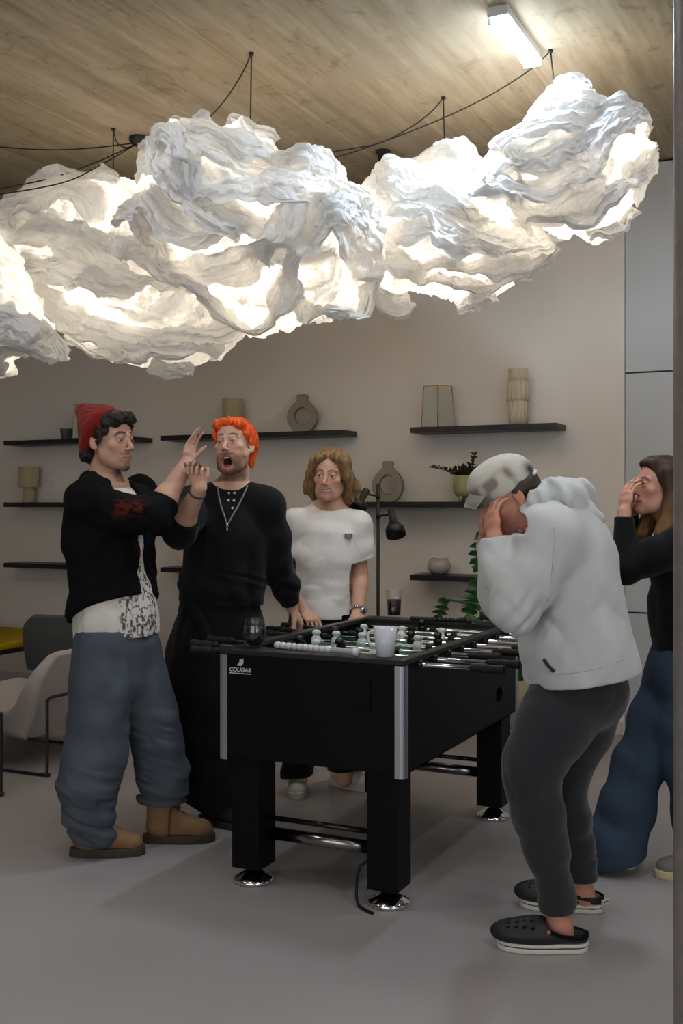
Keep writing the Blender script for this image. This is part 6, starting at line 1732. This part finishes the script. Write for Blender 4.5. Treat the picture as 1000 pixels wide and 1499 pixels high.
    def seam(bm):
        tube(bm, smooth_path([P.fy(x,y,.0005) for x,y in ((811,770),(812,800),(809,840),(802,880))],6), .0022, 6)
    P.bmesh('sleeve_seam', seam, m_h)
    def hemb(bm):
        tube(bm, smooth_path([P.fy(x,y,-.001) for x,y in ((800,984),(830,985),(860,981),(890,974),(912,964))],6), .0022, 6)
    P.bmesh('hem_seam', hemb, m_h)
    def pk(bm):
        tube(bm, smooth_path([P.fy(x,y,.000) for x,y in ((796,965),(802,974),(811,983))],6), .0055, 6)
    P.bmesh('pocket_opening_shade', pk, cloth('dark_pocket_shade', (.03,.03,.03)))  # dark tube painted in as the shade inside the pocket opening
    # dark grey joggers
    m_j = cloth('charcoal_jersey', srgb(47,46,48), rough=.95, bump=.2, bscale=420, var=.03, sheen=.25)
    tr = chain2([(J(848,975,0),(.145,.16)),(J(848,1005,0),(.150,.165))], (-1,0,0), .03)
    tr += chain([(J(840,1005,-.055),.126),(J(812,1060,-.08),.118),(J(782,1112,-.10),.090),(J(778,1140,-.10),.083),(J(787,1190,-.10),.075),(J(801,1245,-.095),.064),(J(813,1300,-.09),.054),(J(817,1322,-.09),.050),(J(818,1345,-.09),.044)],.04)
    tr += chain([(J(858,1005,.07),.138),(J(845,1060,.10),.115),(J(828,1112,.13),.085),(J(825,1150,.14),.074),(J(835,1200,.17),.064),(J(845,1240,.19),.056),(J(849,1272,.21),.050),(J(850,1296,.22),.044)],.04)
    c1 = plane(J(818,1334,-.09),(.05,0,-1),.003); tr += [c1]; g_ = c1.fn; xm_ = P.D+.06; c1.fn = lambda X: np.where(X[:,1] < xm_, g_(X), .5)
    c2 = plane(J(850,1287,.22),(.05,0,-1),.003); tr += [c2]; g2_ = c2.fn; c2.fn = lambda X: np.where(X[:,1] >= xm_, g2_(X), .5)
    def jd(X):
        sk = X.copy(); sk[:,2] += .5*X[:,0]
        d = ridge(sk,(7,7,5),.005,2)+near(X,J(800,1140,-.1),.12)*ridge(sk,(6,6,16),.010,4)+np.clip((.42-X[:,2])/.2,0,1)*ridge(X,(6,6,16),.007,7)
        return d
    P.mesh('charcoal_joggers', tr, .0045, m_j, disp=jd, it=2)
    # clogs
    m_cl = mat('black_foam', (.012,.012,.012), rough=.55); m_w = mat('white_foam', srgb(206,200,186), rough=.6)
    def clog(px, py, ang, D_, tagtxt):
        o = at(px,py,D_); o[2] = 0; a = math.radians(ang); ex = np.array([math.cos(a),math.sin(a),0]); ey = np.array([-ex[1],ex[0],0]); ez = np.array([0,0,1.]); R = np.stack([ex,ey,ez],1); q = lambda x,y,z: o+ex*x+ey*y+ez*z
        # x: heel -.045 .. toe .25
        up = [ell(q(.165,0,.052),(.095,.055,.040),R,.03), ell(q(.105,0,.058),(.070,.052,.044),R,.03), extr([(x-.050,y) for x,y in shoe_sole_poly(.290,.112)], q(0,0,.045), ex, ey, ez, .014, .008, k=.02),
              ell(q(.000,0,.090),(.085,.036,.048),R,.012,'s'), ell(q(.05,0,.075),(.050,.037,.030),R,.012,'s')]
        for i in range(4):
            for j in range(-2,3):
                x = .125+.026*i; y = j*.021*(1-.07*i); z = .052+.044*math.sqrt(max(0,1-((x-.150)/.11)**2-(y/.056)**2))
                up.append(cone(q(x,y,z-.010), q(x+.004,y*1.2,z+.012), .0052,.0052,.002,'s'))
        up.append(plane(q(0,0,.030),(0,0,-1)))
        c = P.mesh('clog', up, .0032, m_cl, label='black foam clog with vent holes')
        for k_,(z,t,m_,gr) in enumerate(((.0085,.0085,m_w,.000),(.0245,.0055,m_w,.002),(.0172,.0030,m_cl,-.0015))):
            pl = [((x-.145)*(1+gr*8)+.145-.050+.0,y*(1+gr*10)) for x,y in shoe_sole_poly(.290,.114)]
            P.mesh('sole_band', [extr(pl, q(0,0,z), ex, ey, ez, t, .003)], .0028, m_, parent=c, label='white sole band' if m_ is m_w else 'black groove of the sole')
        def strap(bm):
            pts = [q(.070,.054,.072),q(.030,.050,.058),q(-.020,.040,.052),q(-.052,0,.052),q(-.020,-.040,.052),q(.030,-.050,.058),q(.070,-.054,.072)]
            prev = None
            for p in smooth_path(pts,7):
                cur = [bm.verts.new(p+Vector(v)) for v in ((0,0,-.007),(0,0,.007))]
                if prev: bm.faces.new((prev[0],prev[1],cur[1],cur[0]))
                prev = cur
            bmesh.ops.solidify(bm, geom=list(bm.faces), thickness=.004)
        P.bmesh('heel_strap', strap, m_cl, parent=c)
        P.bmesh('rivet', lambda bm: lathe(bm, [(0,.004),(.006,.004),(.0085,0),(0,-.002)], q(.078,.0555,.072), 16, axis=ey), mat('copper_rivet', srgb(176,106,76), rough=.4, metal=.6), parent=c)
        if tagtxt:
            tc_ = q(-.056,.012,.040); n_ = -ex*.86+ey*.5; n_ /= np.linalg.norm(n_); t_ = np.cross(n_,ez); 
            def tg(bm):
                for s0 in (0,):
                    c8 = [tc_+t_*sx*.021+ez*sz*.0085+n_*sn*.002 for sx in (-1,1) for sz in (-1,1) for sn in (-1,1)]
                    vs = [bm.verts.new(p) for p in c8]; bmesh.ops.convex_hull(bm, input=vs)
            tgo = P.bmesh('heel_tag', tg, m_w, parent=c, smooth=False, label='white heel tag reading crocs')
            cu = bpy.data.curves.new('t','FONT'); cu.body = 'crocs'; cu.size = .0135; cu.offset = .0003; to = bpy.data.objects.new('t',cu); COL.objects.link(to); bpy.context.view_layer.update()
            me = bpy.data.meshes.new_from_object(to.evaluated_get(bpy.context.evaluated_depsgraph_get())); bpy.data.objects.remove(to); bm = BM(); bm.from_mesh(me)
            xs = [v.co.x for v in bm.verts]; mx = (min(xs)+max(xs))/2
            for v in bm.verts: p = tc_+(-t_)*(-(v.co.x-mx))*-1+ez*(v.co.y-.0035)+n_*.0034; v.co = Vector(c2w(p-P.base))
            obj('heel_lettering', bm, m_cl, c)
    clog(838, 1380, 173, 3.50, False); clog(862, 1326, 166, 3.84, True)
make_hoodie()
# ---------------------------------------------------------------- woman behind the column
def make_woman():
    P = Person(4.27, (905,1272), 'long-haired brunette person in black top and blue jeans, hands raised to mouth beside the column', srgb(206,150,128))
    J = P.J; fwd, side = torso_frame(-86)
    f = Fr(J(966,712,0), yaw=-80, pitch=-3, roll=0, sc=.96)
    nk = J(990,768,.0); sN, eN, wN = J(992,800,-.13), J(916,836,-.17), J(914,750,-.08); sF, eF, wF = J(985,798,.14), J(922,832,.15), J(922,752,.08)
    body = head_prims(f, jaw=.92, noseL=.96, eye_open=.003, mouth=0)
    body += [f.cone((0,.022,-.070),(0,.035,-.10),.046,.046,k=.03), cone(f.p(0,.035,-.10), nk, .046,.050,.03)]
    body += chain2([(J(998,800),(.07,.11)),(J(1000,860),(.07,.10)),(J(1002,945),(.08,.12))], (-1,0,0), .04)
    body += [cone(nk, sN, .04,.04,.04), cone(nk, sF, .04,.04,.04)]
    body += chain([(sN,.04),(eN,.034),(wN,.025)],.02)+chain([(sF,.04),(eF,.034),(wF,.025)],.02)
    body += chain([(J(988,985,.06),.075),(J(940,1110,.03),.05),(J(900,1245,.0),.038)],.03)+chain([(J(1004,985,-.06),.075),(J(1012,1110,-.10),.05),(J(1040,1240,-.10),.038)],.03)
    body += hand(wN, J(921,700,-.045)-wN, (.85,.35,0), (.25,.5,.3), curl=(18,20,12), thumb=(.6,.8,.4), sc=.92, spread=2)
    body += hand(wF, J(926,702,.045)-wF, (.85,-.35,0), (.25,-.5,.3), curl=(18,20,12), thumb=(.6,.8,.4), sc=.92, spread=2)
    P.mesh('body', body, .003, m_skin, lambda V: head_cols(f, V, P.skin, srgb(170,80,76), (.05,.03,.02), blush=.3))
    hair = [f.ell((0,.026,.052),(.084,.098,.076),k=.02), f.ell((0,-.035,.088),(.06,.05,.03),k=.02), f.cone((-.074,-.010,.05),(-.088,.012,-.08),.020,.030,k=.03), f.cone((.074,-.010,.05),(.088,.012,-.08),.020,.030,k=.03),
            f.cone((-.080,.020,-.08),(-.085,-.020,-.190),.040,.034,k=.03), f.cone((.080,.020,-.08),(.085,-.020,-.190),.040,.034,k=.03), f.cone((0,.09,-.02),(0,.10,-.20),.075,.05,k=.04), f.ell((0,-.092,.01),(.06,.05,.07),k=.012,op='s')]
    def hc(V):
        q = f.loc(V); t = np.clip((-.02-q[:,2])/.15,0,1)[:,None]; c = np.array(srgb(58,40,28)[:3])*(1-t)+np.array(srgb(128,94,52)[:3])*t
        return c*(1+.4*vnoise(q*np.array([1,1,.15]),80))[:,None]
    P.mesh('long_hair', hair, .0036, m_hairm, hc, disp=lambda X: -.003*np.abs(vnoise(f.loc(X)*np.array([1,.35,.12]),60,4))*1.6+.001)
    m_b = cloth('black_fine_knit', (.006,.006,.0063))
    tp = chain2([(J(1000,800),(.085,.15)),(J(1001,835),(.115,.165)),(J(1002,880),(.118,.155)),(J(1003,920),(.118,.155)),(J(1004,975),(.125,.165))], (-1,0,0), .04)
    tp += [cone(nk+np.array([.01,0,-.03]), sN, .055,.066,.05), cone(nk+np.array([.01,0,-.03]), sF, .055,.066,.05)]
    tp += chain([(sN,.070),(J(955,815,-.15),.064),(eN,.050)],.04)+chain([(eN,.050),(wN+(eN-wN)*.05,.038)],.03)+chain([(sF,.068),(eF,.048)],.04)+chain([(eF,.048),(wF+(eF-wF)*.05,.036)],.03)
    tp += [plane(J(1004,954),(0,0,-1))]
    cu_ = plane(J(916,756),(0,0,1),.003); g = cu_.fn; cu_.fn = lambda X: np.where(X[:,0] < J(940,0)[0], g(X), .5); tp += [cu_]
    P.mesh('black_top', tp, .0048, m_b, disp=lambda X: ridge(X,(6,6,6),.007,3), it=2)
    m_d = mat('mid_blue_denim', srgb(56,69,84), rough=.9, spec=.12, bump=.35, bscale=420, var=.2, vscale=6)
    jn = chain2([(J(1003,940),(.115,.15)),(J(1003,985),(.125,.165))], (-1,0,0), .03)
    jn += chain([(J(988,985,.05),.105),(J(962,1050,.04),.098),(J(938,1115,.03),.092),(J(918,1180,.02),.100),(J(900,1240,.0),.108),(J(893,1262,.0),.108)],.05)
    jn += chain([(J(1003,985,-.05),.11),(J(1008,1060,-.08),.100),(J(1014,1120,-.10),.095),(J(1026,1190,-.10),.098),(J(1040,1262,-.10),.105)],.05)
    jn += [plane(J(1003,946),(0,0,1)), plane(J(895,1262),(.28,0,-1))]
    P.mesh('wide_blue_jeans', jn, .005, m_d, disp=lambda X: ridge(X+np.stack([0*X[:,0],0*X[:,0],.4*X[:,0]],1),(4,4,6),.006,3)+ridge(X,(8,8,1.6),.006,8), it=2)
    m_up = mat('grey_canvas', srgb(120,116,104), rough=.8); m_so = mat('pale_yellow_sole', srgb(196,186,140), rough=.7)
    sneaker(P, 908, 1268, 172, 4.30, m_up, m_so, hi=.10); sneaker(P, 1045, 1290, 178, 4.18, m_up, m_so, hi=.10)
make_woman()
# ================================================================ CAMERA, LIGHT
LK = .19
cam = bpy.data.cameras.new('camera'); co = bpy.data.objects.new('camera', cam); COL.objects.link(co)
cam.sensor_fit = 'VERTICAL'; cam.sensor_height = 36; cam.lens = F*36/1499
cam.shift_x = 0; cam.shift_y = -(749.5-CY)/1499
co.location = (0,0,CAMH); co.rotation_euler = (PI/2,0,YAW); SC.camera = co
cam.clip_start = .05
def area(name, loc, size, power, col, rot=(0,0,0), spread=180):
    l = bpy.data.lights.new(name, 'AREA'); l.shape = 'RECTANGLE'; l.size, l.size_y = size; l.energy = power; l.color = col; l.spread = math.radians(spread)
    o = bpy.data.objects.new(name, l); COL.objects.link(o); o.location = loc; o.rotation_euler = rot; return o
# the LED fixture itself
area('ceiling_lamp_light', (fx,(y0+y1)/2,CEIL-.095), (.08,hl*2), 17, (.62,.80,1.0))
# unseen fill lights added under the ceiling to brighten wall, people and floor
for X_,D_,e_ in ((-2.6,3.5,46),(-.9,3.7,40),(.9,3.6,46),(2.2,3.9,52),(-1.2,1.0,26),(1.5,1.5,90)):
    w_ = c2w((X_,D_,0)); area('unseen_fill_light', (w_[0],w_[1],CEIL-.06), (.12,.7), e_*LK, (.93,.95,1.0))
# daylight from the window wall behind and to the right of the viewer
area('window_light', (2.9,-.4,1.9), (2.6,2.2), 42, (.74,.86,1.0), rot=(math.radians(90),0,math.radians(90)))
area('window_light', (-1.2,-2.8,1.75), (4.5,2.3), 58, (.88,.93,1.0), rot=(math.radians(90),0,0))
w = bpy.data.worlds.new('world'); w.use_nodes = True; w.node_tree.nodes['Background'].inputs[0].default_value = (.5,.55,.62,1); w.node_tree.nodes['Background'].inputs[1].default_value = .05
SC.world = w
SC.view_settings.view_transform = 'Standard'; SC.view_settings.look = 'None'; SC.view_settings.gamma = 1; SC.view_settings.exposure = .30
SC.view_settings.use_curve_mapping = False
SC.cycles.max_bounces = 8; SC.cycles.diffuse_bounces = 4; SC.cycles.glossy_bounces = 4; SC.cycles.transmission_bounces = 8; SC.cycles.transparent_max_bounces = 8
SC.cycles.sample_clamp_indirect = 6; SC.cycles.caustics_reflective = False; SC.cycles.caustics_refractive = False
SC.cycles.use_denoising = True
